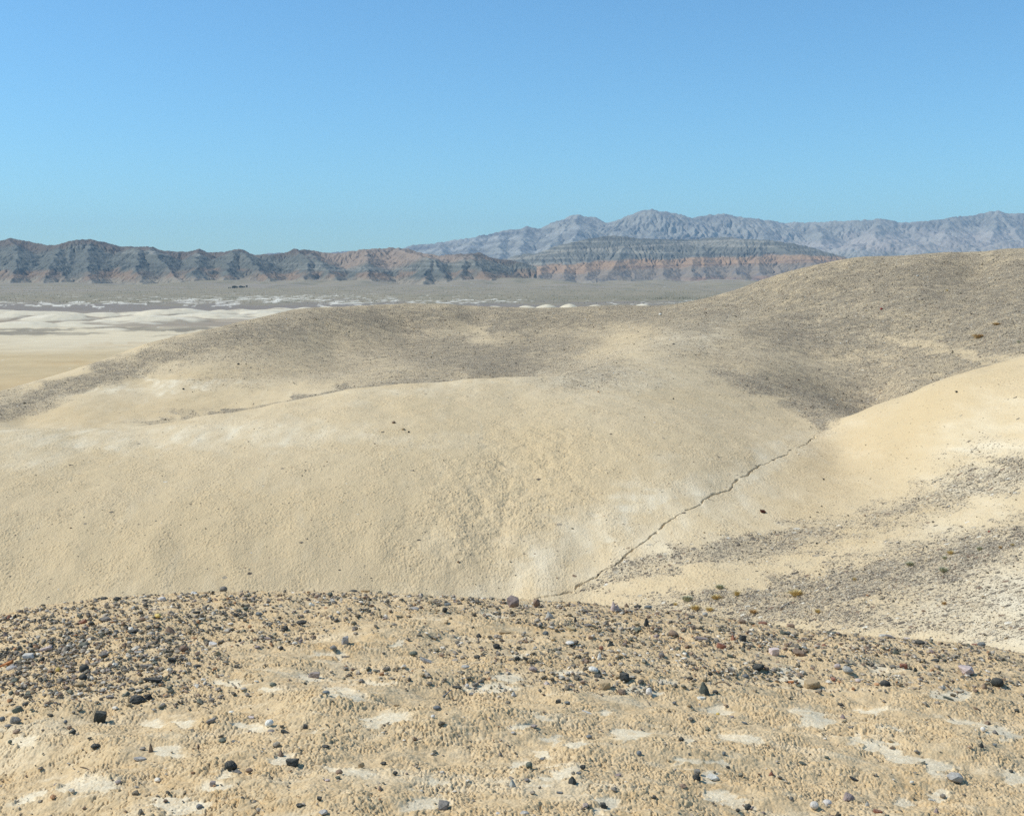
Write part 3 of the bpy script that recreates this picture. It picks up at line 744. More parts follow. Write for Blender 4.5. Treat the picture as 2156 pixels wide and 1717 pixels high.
# bed boundary that dips to the left, like the beds of the escarpment
bed = EZ - np.interp(epx, [1000, 1100, 1300, 1500, 1700, 1800], [70, 95, 132, 150, 168, 150]) + 9 * n
st = strata(EZ, EX, EY, 20.0, 261, -0.012)
c = np.broadcast_to(np.array((.165, .163, .135), np.float32), EX.shape + (3,)).copy()
c = mix_all(c, ((.28, .26, .205), sstep(.05, .6, st)), ((.11, .112, .10), sstep(.2, .9, -st) * .8))
c = mix_all(c, ((.30, .27, .21), sstep(7, 2, np.abs(EZ - np.interp(epx, [1050, 1100, 1200, 1300, 1450, 1800], [130, 150, 185, 205, 232, 300]) + 4 * n_)) * .75))
lo = sstep(4, -6, bed)
c = mix_all(c, ((.33, .22, .135), lo), ((.22, .15, .105), lo * sstep(.1, .6, st)), ((.36, .27, .20), lo * sstep(.3, .9, -st) * .7))
c = mix_all(c, ((.225, .19, .145), sstep(-42, -62, bed) * .85), ((.145, .14, .135), sstep(-60, -80, bed) * sstep(0, .5, n) * .6))
c = mix_all(c, ((.27, .16, .11), blobs(epx, epy, [(1490, 592, 130, 16, 0, .8), (1610, 588, 60, 10, 0, .6)], 8, 263, 0, .6)))
c = mix_all(c, ((.275, .235, .17), sstep(36, 10, EZ + 12 * n)))
grid_mesh("mountain_escarpment", EX, EY, EZ, M_MOUNT, None, c)

# far range
F_CREST = [(430, 556), (520, 545), (560, 533), (585, 530), (610, 534), (660, 540), (695, 531), (725, 527), (750, 529), (790, 536), (840, 524), (870, 515), (900, 512), (930, 508), (960, 503), (1000, 498), (1040, 490), (1060, 483), (1090, 481), (1110, 475), (1130, 480), (1160, 478), (1180, 466), (1213, 449), (1240, 455), (1275, 472), (1290, 465), (1320, 452),
           (1350, 443), (1372, 438), (1410, 445), (1450, 457), (1490, 451), (1520, 448), (1560, 455), (1600, 460), (1650, 467), (1720, 466), (1800, 463), (1850, 459), (1910, 467), (1960, 463), (2000, 456), (2050, 452), (2080, 444), (2096, 441), (2120, 448), (2156, 447), (2250, 440), (2400, 446)]
mains = [(1213, 1215, 475, .25, 1200, 560), (1213, 1180, 490, .3, 1120, 560), (1372, 1380, 470, .25, 1360, 560), (1372, 1320, 480, .3, 1270, 560), (1450, 1480, 490, .35, 1500, 560), (1110, 1100, 500, .3, 1090, 560), (1000, 990, 515, .35, 980, 565), (1600, 1610, 500, .4, 1600, 560), (1720, 1730, 510, .5, 1760, 560), (1850, 1845, 490, .4, 1840, 560), (2000, 1990, 495, .45, 1960, 560), (2096, 2090, 490, .45, 2060, 560), (2096, 2150, 495, .45, 2200, 560), (930, 925, 520, .35, 930, 565), (1060, 1050, 505, .3, 1050, 560)]
segs = build_range(F_CREST, 14000, 11600, mains, 5, 0.45, 120, 0.36, 20, -30)
for (x, y, d, s_) in ((1848, 501, 11500, .42), (1790, 515, 11300, .4), (2000, 500, 11800, .42), (2110, 508, 11600, .4), (1930, 515, 11200, .35), (1700, 522, 11400, .4)):
    q = ((x - CX) / FPX * d, d, (HY - y) / FPX * d)
    segs.append((*q, q[0] + 160, q[1] + 200, q[2] + 30, s_, 90, .4, x)); segs.append((*q, q[0] - 180, q[1] + 60, q[2] - 50, s_, 90, .4, x + 1))
fus = np.linspace(-0.27, 0.47, 900); fys = np.linspace(10900, 15200, 260)
FU, FY = np.meshgrid(fus, fys); FX = FU * FY
wxp = FX + 45 * fbm(FX / 300, FY / 300, 271, 3); wyp = FY + 45 * fbm(FX / 300, FY / 300, 277, 3)
FZ = ridge_field(wxp, wyp, segs, -30.0)
FZ = FZ + 10.0 * fbm(FX / 100, FY / 100, 280, 3)
FZ = erode(FZ, 10.5, 16.5, 14, 0.38, -30)
FZ = FZ + sstep(20, 150, FZ) * (6 * fbm(FX / 50, FY / 50, 281, 3) - 9 * (1 - ridged(FX / 90, FY / 200, 283, 4)))
fpx = CX + FU * FPX; fpy = HY - FPX * FZ / FY
n = fbm(FX / 400, FY / 400, 285, 4)
st = strata(FZ, FX, FY, 62.0, 287, -0.05)
c = np.broadcast_to(np.array((.28, .265, .215), np.float32), FX.shape + (3,)).copy()
lf = sstep(1300, 1000, fpx)
c = mix_all(c, ((.36, .345, .30), sstep(-.1, .6, st) * (.35 + .6 * lf)), ((.12, .12, .125), sstep(.1, .7, -st) * (.4 + .4 * lf)), ((.15, .145, .13), sstep(0, .6, n) * .6))
c = mix_all(c, ((.42, .36, .30), blobs(fpx, fpy, [(1850, 512, 200, 30, 0, .8), (2030, 505, 230, 40, 0, .6), (1700, 520, 260, 24, 0, .7), (2130, 515, 100, 20, 0, .6), (1960, 525, 300, 14, 0, .6)], 30, 289, 0, .8)))
grid_mesh("mountain_far_range", FX, FY, FZ, M_MOUNT, None, c)

# ------------------------------------------------------------------ air
hz = bpy.data.materials.new("haze_air"); hz.use_nodes = True
hn = hz.node_tree; hn.nodes.remove(hn.nodes["Principled BSDF"])
pv = hn.nodes.new("ShaderNodeVolumePrincipled")
pv.inputs["Color"].default_value = (0.55, 0.78, 0.98, 1)
pv.inputs["Density"].default_value = 4.2e-5
hn.links.new(pv.outputs[0], hn.nodes["Material Output"].inputs["Volume"])
bm = bmesh.new()
bmesh.ops.create_cube(bm, size=1.0)
ztop = float(max(FZ.max(), EZ.max(), RZ.max())) + 15
zbot = float(min(KZ.min(), BZ.min(), VZ.min(), MZ.min(), RZ.min(), EZ.min(), FZ.min())) - 1.0
for v in bm.verts:
    v.co = Vector((v.co.x * 48000, 6500 + v.co.y * 21000, zbot if v.co.z < 0 else ztop))
me = bpy.data.meshes.new("haze"); bm.to_mesh(me); bm.free()
me.materials.append(hz)
haze = bpy.data.objects.new("haze", me); COL.objects.link(haze); haze["kind"] = "stuff"

# ------------------------------------------------------------------ stones
def hull_shape(pts):
    bm = bmesh.new()
    for p in pts: bm.verts.new(p)
    r = bmesh.ops.convex_hull(bm, input=bm.verts)
    junk = [g for g in r.get("geom_interior", []) if isinstance(g, bmesh.types.BMVert)]
    if junk: bmesh.ops.delete(bm, geom=junk, context='VERTS')
    loose = [v for v in bm.verts if not v.link_faces]
    if loose: bmesh.ops.delete(bm, geom=loose, context='VERTS')
    bmesh.ops.triangulate(bm, faces=bm.faces)
    return bm

def sphere_pts(n, rnd, power=1.0):
    out = []
    for i in range(n):
        z = 1 - 2 * (i + .5) / n; a = i * 2.39996 + rnd.uniform(-.5, .5); r = math.sqrt(max(0, 1 - z * z))
        k = rnd.uniform(.78, 1.0) ** power
        out.append((r * math.cos(a) * k, r * math.sin(a) * k, z * k))
    return out

def shape_points(kind, rnd):
    if kind == 'r' or kind == 'p':
        return sphere_pts(34, rnd, .45)
    if kind == 'a':
        return sphere_pts(13, rnd, 1.3)
    if kind == 'f':
        pts = []
        for i in range(9):
            a = i / 9 * 2 * math.pi + rnd.uniform(-.25, .25); r = rnd.uniform(.78, 1.0)
            pts += [(r * math.cos(a), r * math.sin(a), rnd.uniform(.5, 1)), (r * .96 * math.cos(a + .2), r * .96 * math.sin(a + .2), -rnd.uniform(.6, 1))]
        return pts
    if kind == 'u':
        pts = [(rnd.uniform(-.3, .05), rnd.uniform(-.15, .15), 1.0), (rnd.uniform(-.1, .25), rnd.uniform(-.2, .2), .72)]
        for i in range(7):
            a = i / 7 * 2 * math.pi + rnd.uniform(-.3, .3); r = rnd.uniform(.8, 1.0)
            pts += [(r * math.cos(a), r * math.sin(a), -rnd.uniform(.8, 1)), (r * .8 * math.cos(a + .3), r * .8 * math.sin(a + .3), rnd.uniform(-.4, .05))]
        return pts
    if kind == 'b':
        return [(sx * rnd.uniform(.5, 1), sy * rnd.uniform(.5, 1), sz * rnd.uniform(.6, 1)) for sx in (-1, 1) for sy in (-1, 1) for sz in (-1, 1)] + sphere_pts(8, rnd, 1.0)
    return sphere_pts(16, rnd)

from mathutils import noise as mn
def stone_mesh(kind, sx, sy, sz, seed, yaw=0.0, tilt=0.0):
    rnd = random.Random(seed)
    bm = hull_shape(shape_points(kind, rnd))
    bmesh.ops.subdivide_edges(bm, edges=bm.edges, cuts=2, use_grid_fill=True)
    for _ in range({'r': 4, 'p': 3}.get(kind, 1)):
        bmesh.ops.smooth_vert(bm, verts=bm.verts, factor=.5 if kind in 'rp' else .3, use_axis_x=True, use_axis_y=True, use_axis_z=True)
    off = Vector((seed * 1.37 % 50, seed * 2.11 % 50, 3))
    amp = {'p': .17, 'r': .05, 'a': .07, 'b': .06, 'f': .06, 'u': .06}.get(kind, .06)
    if kind == 'p': bmesh.ops.subdivide_edges(bm, edges=bm.edges, cuts=1, use_grid_fill=True)
    for v in bm.verts:
        d = mn.noise(v.co * 1.6 + off) * .7 + mn.noise(v.co * (6.0 if kind == 'p' else 4.2) + off) * .6
        v.co += v.co.normalized() * d * amp * 1.5
    mxx = [max(abs(v.co[i]) for v in bm.verts) for i in range(3)]
    rot = Matrix.Rotation(yaw, 3, 'Z') @ Matrix.Rotation(tilt, 3, 'Y')
    for v in bm.verts:
        v.co = Matrix.Rotation(tilt, 3, 'Y') @ Vector((v.co.x / mxx[0] * sx, v.co.y / mxx[1] * sy, v.co.z / mxx[2] * sz))
    me = bpy.data.meshes.new("stone"); bm.to_mesh(me); bm.free()
    me.polygons.foreach_set("use_smooth", [kind in 'rp'] * len(me.polygons))
    me.materials.append(M_STONE)
    return me

COLS = {'K': ((.052, .054, .048), 'charcoal'), 'G': ((.19, .17, .145), 'grey'), 'L': ((.40, .375, .32), 'pale grey'), 'W': ((.68, .63, .53), 'white'), 'B': ((.24, .165, .11), 'brown'), 'R': ((.27, .12, .075), 'red brown'),
        'P': ((.29, .23, .20), 'mauve grey'), 'T': ((.42, .31, .17), 'tan'), 'O': ((.46, .18, .06), 'rust orange'), 'N': ((.11, .12, .09), 'green grey'), 'U': ((.15, .158, .155), 'blue grey'), 'Y': ((.56, .41, .13), 'yellow'), 'S': ((.54, .44, .38), 'pale pink')}
SHAPE = {'r': 'rounded', 'a': 'angular', 'f': 'flat', 'u': 'pointed', 'b': 'blocky', 'p': 'pitted'}
# tile, x, y, w, h, colour, shape, tilt degrees, landmark name (or None)
ST = [
 (1,2040,115,120,75,'W','u',0,'white wedge on the left skyline of the foreground'),(1,60,875,170,70,'O','f',-22,'rust orange slab at the left edge'),(1,295,795,120,65,'W','b',0,'white block in the thick gravel'),(1,120,910,125,75,'L','r',0,None),
 (1,885,930,105,105,'K','r',0,'smooth charcoal ball in the thick gravel'),(1,870,1030,90,75,'K','r',0,None),(1,830,1090,110,60,'T','r',0,'tan oval stone below the charcoal ball'),(1,610,950,55,55,'Y','r',0,None),(1,150,1060,120,75,'N','a',-20,None),
 (1,310,1180,95,50,'N','f',0,None),(1,115,1180,60,60,'N','a',0,None),(1,1440,1230,190,140,'K','p',0,'large black pitted rock'),(1,1560,1220,85,90,'K','p',0,None),(1,1325,1200,100,80,'N','f',-35,None),(1,1155,1215,95,45,'G','f',0,None),
 (1,1080,1165,80,50,'G','a',0,None),(1,1600,1040,220,55,'K','f',4,'long charcoal slab above the black pitted rock'),(1,1785,515,115,100,'B','u',0,'brown wedge right of the thick gravel'),(1,1110,395,150,80,'G','a',0,'domed grey stone near the left skyline'),(1,1400,530,140,60,'K','a',0,None),
 (1,860,440,110,70,'R','f',-25,None),(1,960,450,80,60,'K','a',0,None),(1,480,710,140,60,'S','f',-12,'pale pink slab in the thick gravel'),(1,880,665,110,70,'N','a',0,None),(1,1085,785,110,60,'G','r',0,None),(1,1660,380,80,60,'Y','a',0,None),
 (1,1930,710,110,80,'B','a',0,None),(1,100,380,75,60,'R','u',0,None),(1,160,375,60,60,'K','u',0,None),(1,1700,195,90,60,'W','p',0,None),(1,2070,320,80,45,'K','f',0,None),(1,2070,905,90,50,'K','a',0,None),(1,1540,880,120,60,'G','f',0,None),
 (1,1800,840,90,60,'K','f',20,None),(1,1455,745,100,40,'L','f',0,None),(1,1085,190,85,55,'K','a',0,None),(1,1230,185,80,55,'K','a',0,None),(1,800,580,45,35,'O','a',0,None),(1,445,830,60,60,'K','a',0,None),(1,55,570,60,70,'P','u',0,None),
 (2,1050,290,130,135,'K','b',8,'lone charcoal boulder on lumpy clay at left'),(2,1000,575,105,65,'K','p',0,'black knobbly stone below the lone charcoal boulder'),(2,155,300,110,85,'G','f',20,None),(2,80,355,75,40,'G','r',0,None),(2,170,415,85,55,'B','a',-15,None),
 (2,20,290,60,60,'U','r',0,None),(2,180,190,110,85,'N','f',-25,'green grey slab near the left edge'),(2,265,140,80,60,'K','a',0,None),(2,1585,590,55,90,'B','u',0,'thin brown upright shard'),(2,1475,685,145,55,'L','f',5,'smooth pale grey oval'),
 (2,760,435,80,55,'K','f',-25,None),(2,690,310,45,45,'U','r',0,None),(2,2010,410,70,40,'K','f',0,None),(2,2070,450,60,35,'U','r',0,None),(2,730,370,50,45,'B','a',0,None),(2,105,540,45,45,'N','r',0,None),(2,1245,945,80,50,'P','a',0,None),(2,2095,1195,80,60,'U','a',0,None),(2,600,955,90,40,'P','f',0,None),
 (3,195,75,85,70,'G','r',0,'grey lump on the foreground skyline'),(3,1015,460,120,65,'K','p',0,'charcoal lump on open clay below the skyline'),(3,850,515,60,60,'K','a',0,None),(3,1475,645,75,95,'L','b',0,'pale grey upright block'),(3,1565,90,95,55,'K','r',0,None),(3,1690,105,105,55,'T','f',0,None),
 (3,1115,255,40,50,'W','r',0,None),(3,1005,640,65,55,'P','f',-30,None),(3,805,710,50,50,'K','r',0,None),(3,660,605,80,40,'P','f',8,None),(3,555,705,70,45,'P','a',0,None),(3,720,1090,75,60,'N','a',15,None),(3,1150,980,125,75,'P','b',0,'broken mauve grey stone on a pale patch'),
 (3,1275,1200,80,45,'U','r',0,None),(3,80,670,95,60,'W','f',15,None),(3,1350,730,90,60,'G','a',0,None),(3,570,355,80,55,'U','a',0,None),(3,430,300,60,45,'N','r',0,None),(3,1530,165,60,40,'U','r',0,None),(3,1320,145,65,55,'N','a',0,None),(3,1185,160,70,55,'B','a',0,None),(3,1480,1040 - 250,90,35,'G','f',0,None),
 (4,675,340,95,80,'W','r',-25,'white rounded wedge casting a dark shadow'),(4,695,415,80,45,'G','r',0,None),(4,845,415,115,50,'K','f',25,None),(4,465,250,120,50,'S','f',0,'salmon pink flat stone'),(4,280,200,60,45,'W','r',0,None),(4,65,335,105,50,'G','f',-20,None),(4,320,505,85,45,'U','f',10,None),
 (4,185,540,80,55,'N','r',0,None),(4,270,780,145,115,'K','p',20,'black jagged rock at lower left'),(4,350,850,90,45,'G','f',20,None),(4,465,845,80,55,'B','r',0,None),(4,920,760,130,90,'K','b',0,'charcoal square block at lower left'),(4,800,650,65,70,'B','u',0,None),(4,1060,375,55,60,'K','b',0,None),
 (4,1415,845,75,60,'B','r',0,None),(4,1400,890,60,40,'N','r',0,None),(4,1645,775,75,75,'T','a',0,'tan lump on the lower pale patch'),(4,1880,760,70,40,'K','a',0,None),(4,2005,860,55,45,'K','r',0,None),(4,80,965,65,60,'P','b',0,None),(4,1205,1130,60,40,'K','b',10,None),(4,995,1190,85,45,'K','f',0,None),
 (4,1250,1270,110,70,'L','a',0,None),(4,1290,910,55,35,'S','r',0,None),(4,1270,580,90,40,'K','p',0,None),
 (5,1090,240,155,140,'P','a',22,'large mauve grey block on the skyline'),(5,1335,245,90,100,'B','a',0,'brown upright stone on the skyline'),(5,1470,365,90,80,'L','u',0,'pale grey wedge below the brown upright stone'),(5,50,290,105,55,'L','r',0,None),(5,370,300,55,60,'K','r',0,None),(5,400,240,75,50,'U','f',0,None),
 (5,1430,545,70,60,'U','r',0,'blue grey round stone'),(5,735,565,80,90,'K','f',50,'charcoal leaning slab'),(5,915,685,80,70,'K','p',0,None),(5,1000,540,140,45,'T','f',0,None),(5,190,840,180,55,'L','f',24,'long pale grey sliver pointing down right'),(5,40,790,90,60,'N','r',0,None),(5,585,905,90,45,'L','r',0,None),
 (5,710,825,65,50,'K','r',0,None),(5,1135,830,60,60,'K','a',20,None),(5,1225,840,100,45,'K','p',0,None),(5,1685,650,95,50,'W','r',0,'white oval stone among grey pebbles'),(5,1300,915,100,70,'P','a',0,None),(5,1935,935,110,75,'W','r',15,'white rounded cobble right of centre'),(5,1990,1000,100,55,'K','a',0,None),
 (5,2060,1100,125,95,'T','b',-8,'olive tan cobble'),(5,1445,1075,80,60,'S','u',0,None),(5,500,1130,110,40,'K','f',0,'thin charcoal flat stone at centre'),(5,605,1105,45,50,'W','r',0,None),(5,690,1085,80,45,'G','f',-15,None),(5,1095,1185,55,55,'L','u',0,None),(5,660,1180,80,35,'U','f',0,None),(5,2120,670,85,85,'K','u',0,'charcoal pyramid right of the white oval'),
 (5,1880,465,110,55,'G','a',0,None),(5,1745,410,40,70,'K','u',0,None),(5,2145,290,70,100,'S','u',0,None),(5,2000,800,50,75,'W','u',0,None),(5,160,440,35,30,'R','a',0,None),(5,2020,715,50,45,'R','r',0,None),(5,1700,500,110,50,'T','f',10,None),
 (6,285,160,90,55,'U','r',0,'blue grey oval left of centre'),(6,1080,975,85,90,'L','u',0,'pale grey chip at bottom centre'),(6,1260,790,75,75,'N','r',0,'green grey egg at bottom centre'),(6,1400,695,60,35,'U','r',0,None),(6,1690,700,95,35,'R','f',0,None),(6,1825,810,75,60,'K','a',15,None),(6,1715,930,90,85,'K','u',0,'charcoal shark-fin stone on white crust'),
 (6,1235,920,60,40,'G','r',0,None),(6,1890,490,65,45,'U','r',0,None),(6,360,1215,125,95,'G','b',8,'grey speckled block near the bottom edge'),(6,2040,1190,70,60,'K','b',0,None),(6,1310,365,80,45,'P','a',0,None),(6,1870,195,130,40,'W','f',14,None),(6,1565,105,60,50,'K','b',0,None),(6,1660,115,65,40,'U','r',0,None),
 (6,245,280,45,40,'W','r',0,None),(6,930,1270,60,50,'W','a',0,None),(6,1090,425,50,30,'L','r',0,None),(6,1210,1275,90,45,'L','a',0,None),(6,1780,870,60,35,'U','f',0,None),(6,1580,1050,80,30,'U','f',10,None),
 (7,945,1130,125,150,'N','u',0,'green grey pyramid'),(7,365,1165,72,92,'W','r',0,'white teardrop stone'),(7,80,1150,125,80,'B','a',15,'brown wedge left of the white teardrop'),(7,110,1015,130,110,'K','a',25,'charcoal tilted rock above the brown wedge'),(7,1515,910,135,88,'K','r',-12,'charcoal speckled cobble'),
 (7,625,555,115,78,'B','r',20,'brown oval cobble'),(7,1690,740,110,88,'S','b',0,'pinkish squared stone'),(7,1950,750,175,100,'B','a',18,'large salmon brown rock'),(7,2080,1085,160,100,'T','b',-8,'ochre tan rock'),(7,920,605,150,60,'P','f',10,None),(7,1130,690,110,80,'R','f',18,None),(7,1350,430,80,65,'B','b',0,None),
 (7,1565,420,95,48,'R','f',0,'red brown slab on the right skyline'),(7,1855,460,80,58,'B','b',0,None),(7,340,430,60,90,'K','u',0,'charcoal upright fin'),(7,355,240,85,52,'U','r',0,None),(7,245,250,85,50,'K','r',0,None),(7,130,220,55,62,'B','u',0,None),(7,30,300,60,75,'S','u',0,None),(7,955,355,60,52,'L','r',0,None),
 (7,735,745,65,85,'N','f',45,None),(7,760,690,55,55,'B','a',0,None),(7,250,505,90,50,'N','r',0,None),(7,1350,610,80,88,'K','b',10,'charcoal block below the skyline'),(7,1250,600,60,68,'R','u',0,None),(7,1380,1000,80,58,'U','r',0,None),(7,1010,990,65,48,'K','a',0,None),(7,1062,1170,65,48,'K','r',0,None),
 (7,915,1222,95,48,'W','f',0,None),(7,500,780,70,58,'G','a',0,None),(7,1855,1055,90,38,'O','f',0,None),(7,1950,1085,85,40,'N','a',0,None),(7,650,285,125,30,'B','f',4,None),(7,815,375,80,55,'K','a',0,None),(7,1800,540,130,58,'N','f',12,None),(7,440,580,70,55,'P','a',0,None),(7,480,700,50,60,'G','u',0,None),(7,1220,790,70,45,'N','f',15,None),(7,665,720,50,50,'N','a',0,None),
 (8,868,905,92,100,'K','p',0,'charcoal knobbly stone at lower right'),(8,875,848,75,55,'G','b',0,None),(8,1040,880,160,92,'W','a',10,'white rough rock at lower right'),(8,1410,1210,88,92,'K','p',0,'black round stone at the bottom right'),(8,1300,1255,50,40,'K','r',0,None),(8,260,640,58,58,'U','r',0,None),(8,705,510,60,50,'K','r',15,None),(8,420,1120,50,42,'K','a',0,None),
 (8,1865,1105,50,52,'G','r',0,None),(8,2105,1220,95,88,'W','r',0,'bright white lump at the bottom right'),(8,1655,870,60,52,'R','u',0,None),(8,1155,640,40,45,'U','r',0,None),(8,785,150,45,38,'T','r',0,None),(8,1090,230,42,32,'Y','r',0,None),(8,1225,250,75,42,'P','f',0,None),(8,1370,315,65,26,'U','f',8,None),
 (8,850,515,50,26,'K','f',0,None),(8,945,530,80,35,'K','f',15,None),(8,1985,760,100,38,'N','f',24,None),(8,40,860,75,38,'P','f',-8,None),(8,630,120,45,35,'U','r',0,None),(8,1195,790,50,35,'K','r',10,None),
 (9,1560,595,195,125,'S','a',14,'large pale pink rock'),(9,1880,735,132,108,'K','r',0,'charcoal round cobble near the right edge'),(9,700,745,110,92,'K','r',0,'charcoal round cobble with a thin shadow'),(9,300,610,110,82,'L','r',20,'pale grey egg'),(9,1360,880,130,38,'N','f',20,'thin olive green sliver'),(9,1660,980,85,40,'B','f',28,None),
 (9,1740,765,75,62,'B','u',0,None),(9,815,405,85,80,'N','f',38,None),(9,1060,300,110,62,'K','r',0,'charcoal dome on the right gravel band'),(9,700,220,150,65,'L','f',4,'pale grey flat slab on the right skyline'),(9,1225,490,110,48,'K','f',0,None),(9,895,548,85,58,'R','b',0,None),(9,1245,645,115,45,'T','f',10,None),(9,775,563,75,42,'G','r',0,None),
 (9,60,315,95,62,'R','u',0,None),(9,1325,505,40,38,'K','r',0,None),(9,1015,605,50,48,'K','u',0,None),(9,230,955,62,46,'K','b',0,None),(9,250,1075,60,60,'P','u',0,None),(9,340,1200,78,30,'G','f',0,None),(9,410,702,65,52,'S','r',0,None),(9,150,692,60,46,'R','a',0,None),(9,195,562,75,62,'S','r',0,None),
 (9,110,140,90,36,'K','r',0,None),(9,140,190,110,40,'N','r',0,None),(9,1165,222,80,36,'K','f',-15,None),(9,920,218,85,42,'S','f',0,None),(9,1710,310,100,62,'U','a',0,None),(9,1425,365,70,42,'W','r',0,None),(9,1640,275,80,36,'R','f',0,None),(9,1190,392,60,62,'P','f',40,None),(9,1855,1235,62,78,'G','f',50,None),(9,740,245,100,45,'G','f',8,None),
 (10,1440,905,195,125,'L','a',6,'large pale grey rock at the lower right'),(10,305,1112,132,98,'P','u',-10,'mauve grey wedge near the bottom edge'),(10,85,1165,97,72,'W','r',0,None),(10,620,1240,105,58,'R','f',12,'red brown flat stone at the bottom edge'),(10,510,1180,50,62,'L','u',0,None),(10,1190,1140,88,36,'W','f',22,None),(10,370,920,112,42,'K','f',28,None),
 (10,1235,1268,52,62,'P','u',0,None),(10,1710,590,50,58,'K','u',0,None),(10,2025,830,50,36,'K','a',0,None),(10,2080,195,50,42,'K','a',0,None),(10,975,965,46,38,'W','r',0,None),(10,1725,390,52,56,'W','r',0,None),(10,1850,548,46,36,'U','r',0,None),(10,80,685,52,32,'N','r',0,None)]

px = []; py = []
for (t, x, y, w_, h_, *_r) in ST:
    a, b = T(t, x, y + h_ * 0.32); px.append(a); py.append(b)
hx, hy_, hz_ = knoll_hit(px, py)
stones = []
for i, (t, x, y, w_, h_, colr, shp_, tilt, lm) in enumerate(ST):
    ppm = hy_[i] / FPX * 0.2                    # metres per tile pixel at that distance
    W = w_ * ppm; Hv = h_ * ppm
    D = {'f': .75, 'u': .8, 'b': .85}.get(shp_, .85) * min(W, Hv * 1.9)
    Hh = max(Hv * 1.04 - 0.30 * D, Hv * .42)
    if shp_ == 'f' and tilt < 30: Hh = max(Hv - .38 * D, Hv * .35)
    if shp_ == 'f' and abs(tilt) >= 30: Hh = Hv * .45
    me = stone_mesh(shp_, W / 2 * (1.0 if abs(tilt) < 30 else .95), D / 2, Hh / 2 * 1.25, 100 + i, 0, R(tilt))
    o = bpy.data.objects.new("stone", me)
    o.location = (hx[i], hy_[i] + D * .1, hz_[i] + Hh * .52 + .001)
    o.rotation_euler = (random.uniform(-.1, .1), 0, random.uniform(-.25, .25))
    b = COLS[colr][0]; v = random.uniform(.85, 1.2)
    o.color = (b[0] * v, b[1] * v * random.uniform(.97, 1.03), b[2] * v, 1)
    COL.objects.link(o)
    gx_, gy_ = T(t, x, y)
    stones.append(dict(o=o, x=gx_, y=gy_, w=w_ / 5, h=h_ / 5, c=COLS[colr][1], s=SHAPE[shp_], lm=lm))
# labels: landmark stones carry their own, every other one is told by its look and the landmark stone beside it
used = set()
lms = [s for s in stones if s['lm']]
for s in lms:
    s['label'] = s['lm']; used.add(s['label'])
def direction(dx, dy):
    v = '' if abs(dy) < 9 else ('below' if dy > 0 else 'above'); h = '' if abs(dx) < 14 else ('right' if dx > 0 else 'left')
    if v and h: return f"{v} and {h} of"
    if h: return f"{h} of"
    return v or 'touching'
for s in stones:
    if s.get('label'): continue
    size = 'big' if s['w'] * s['h'] > 320 else ('small' if s['w'] * s['h'] > 110 else 'tiny')
    near_ = sorted(lms, key=lambda q: math.hypot(q['x'] - s['x'], 1.6 * (q['y'] - s['y'])))
    done = None
    for q in near_[:6]:
        dd = math.hypot(q['x'] - s['x'], q['y'] - s['y'])
        pre = 'just ' if dd < 40 else ('' if dd < 110 else 'well ')
        lab = f"{size} {s['c']} {s['s']} stone {pre}{direction(s['x'] - q['x'], s['y'] - q['y'])} the {q['lm']}"
        if len(lab.split()) <= 16 and lab not in used:
            done = lab; break
    if not done:
        q = min(lms, key=lambda q: len(q['lm'].split()) * 30 + math.hypot(q['x'] - s['x'], q['y'] - s['y']))
        done = f"{size} {s['c']} {s['s']} stone near the {q['lm']}"
    s['label'] = done
    used.add(s['label'])
for s in stones:
    tagx(s['o'], s['label'] if len(s['label'].split()) >= 4 else s['label'] + " on clay", "stone", "stones scattered over the foreground clay")

# single stones far out on the slopes (source pixel, size, colour, shape, label)
FAR = [(2152, 754, 8, 5, 'R', 'a', 'bright red stone alone on the right gravel hill'), (1612, 768, 8, 7, 'W', 'a', 'white stone on the saddle left of the gravel hill'), (582, 889, 7, 5, 'K', 'a', 'dark stone on the sunlit face of the left hill'), (448, 950, 7, 5, 'K', 'a', 'dark stone on the pale shoulder at left'),
       (961, 1031, 10, 7, 'B', 'p', 'largest dark lump on the clay dome'), (998, 1054, 6, 5, 'K', 'p', 'small dark lump right of the largest lump on the clay dome'), (985, 1048, 9, 6, 'T', 'p', 'tan clod between the two dark lumps on the clay dome'), (2415, 1297, 7, 4, 'R', 'a', 'red brown stone on the gravel band at far right'),
       (1994, 1326, 6, 5, 'K', 'r', 'round black stone on the pale strip between gravel bands'), (1644, 973, 4, 4, 'K', 'r', 'tiny dark stone on the smooth clay dome'), (2240, 674, 6, 4, 'W', 'a', 'white stone high on the right gravel hill'), (2335, 956, 6, 5, 'K', 'r', 'dark stone on the smooth right mound'), (2011, 1170, 5, 4, 'K', 'r', 'dark stone at the middle of the right mound')]
sx_ = [a[0] * .8624 for a in FAR]; sy_ = [(a[1] + a[3] * .3) * .8624 for a in FAR]
qx, qy, qz = hill_hit(sx_, sy_)
for i, (a, b, w_, h_, colr, shp_, lab) in enumerate(FAR):
    m_ = qy[i] / FPX * .8624
    o = bpy.data.objects.new("stone", stone_mesh(shp_, w_ * m_ / 2, w_ * m_ * .4, h_ * m_ / 2, 900 + i))
    o.location = (qx[i], qy[i], qz[i] + h_ * m_ * .35)
    o.color = (*COLS[colr][0], 1) if colr != 'R' else (.30, .05, .04, 1)
    COL.objects.link(o)
    tagx(o, lab, "stone", "single stones on the far slopes")

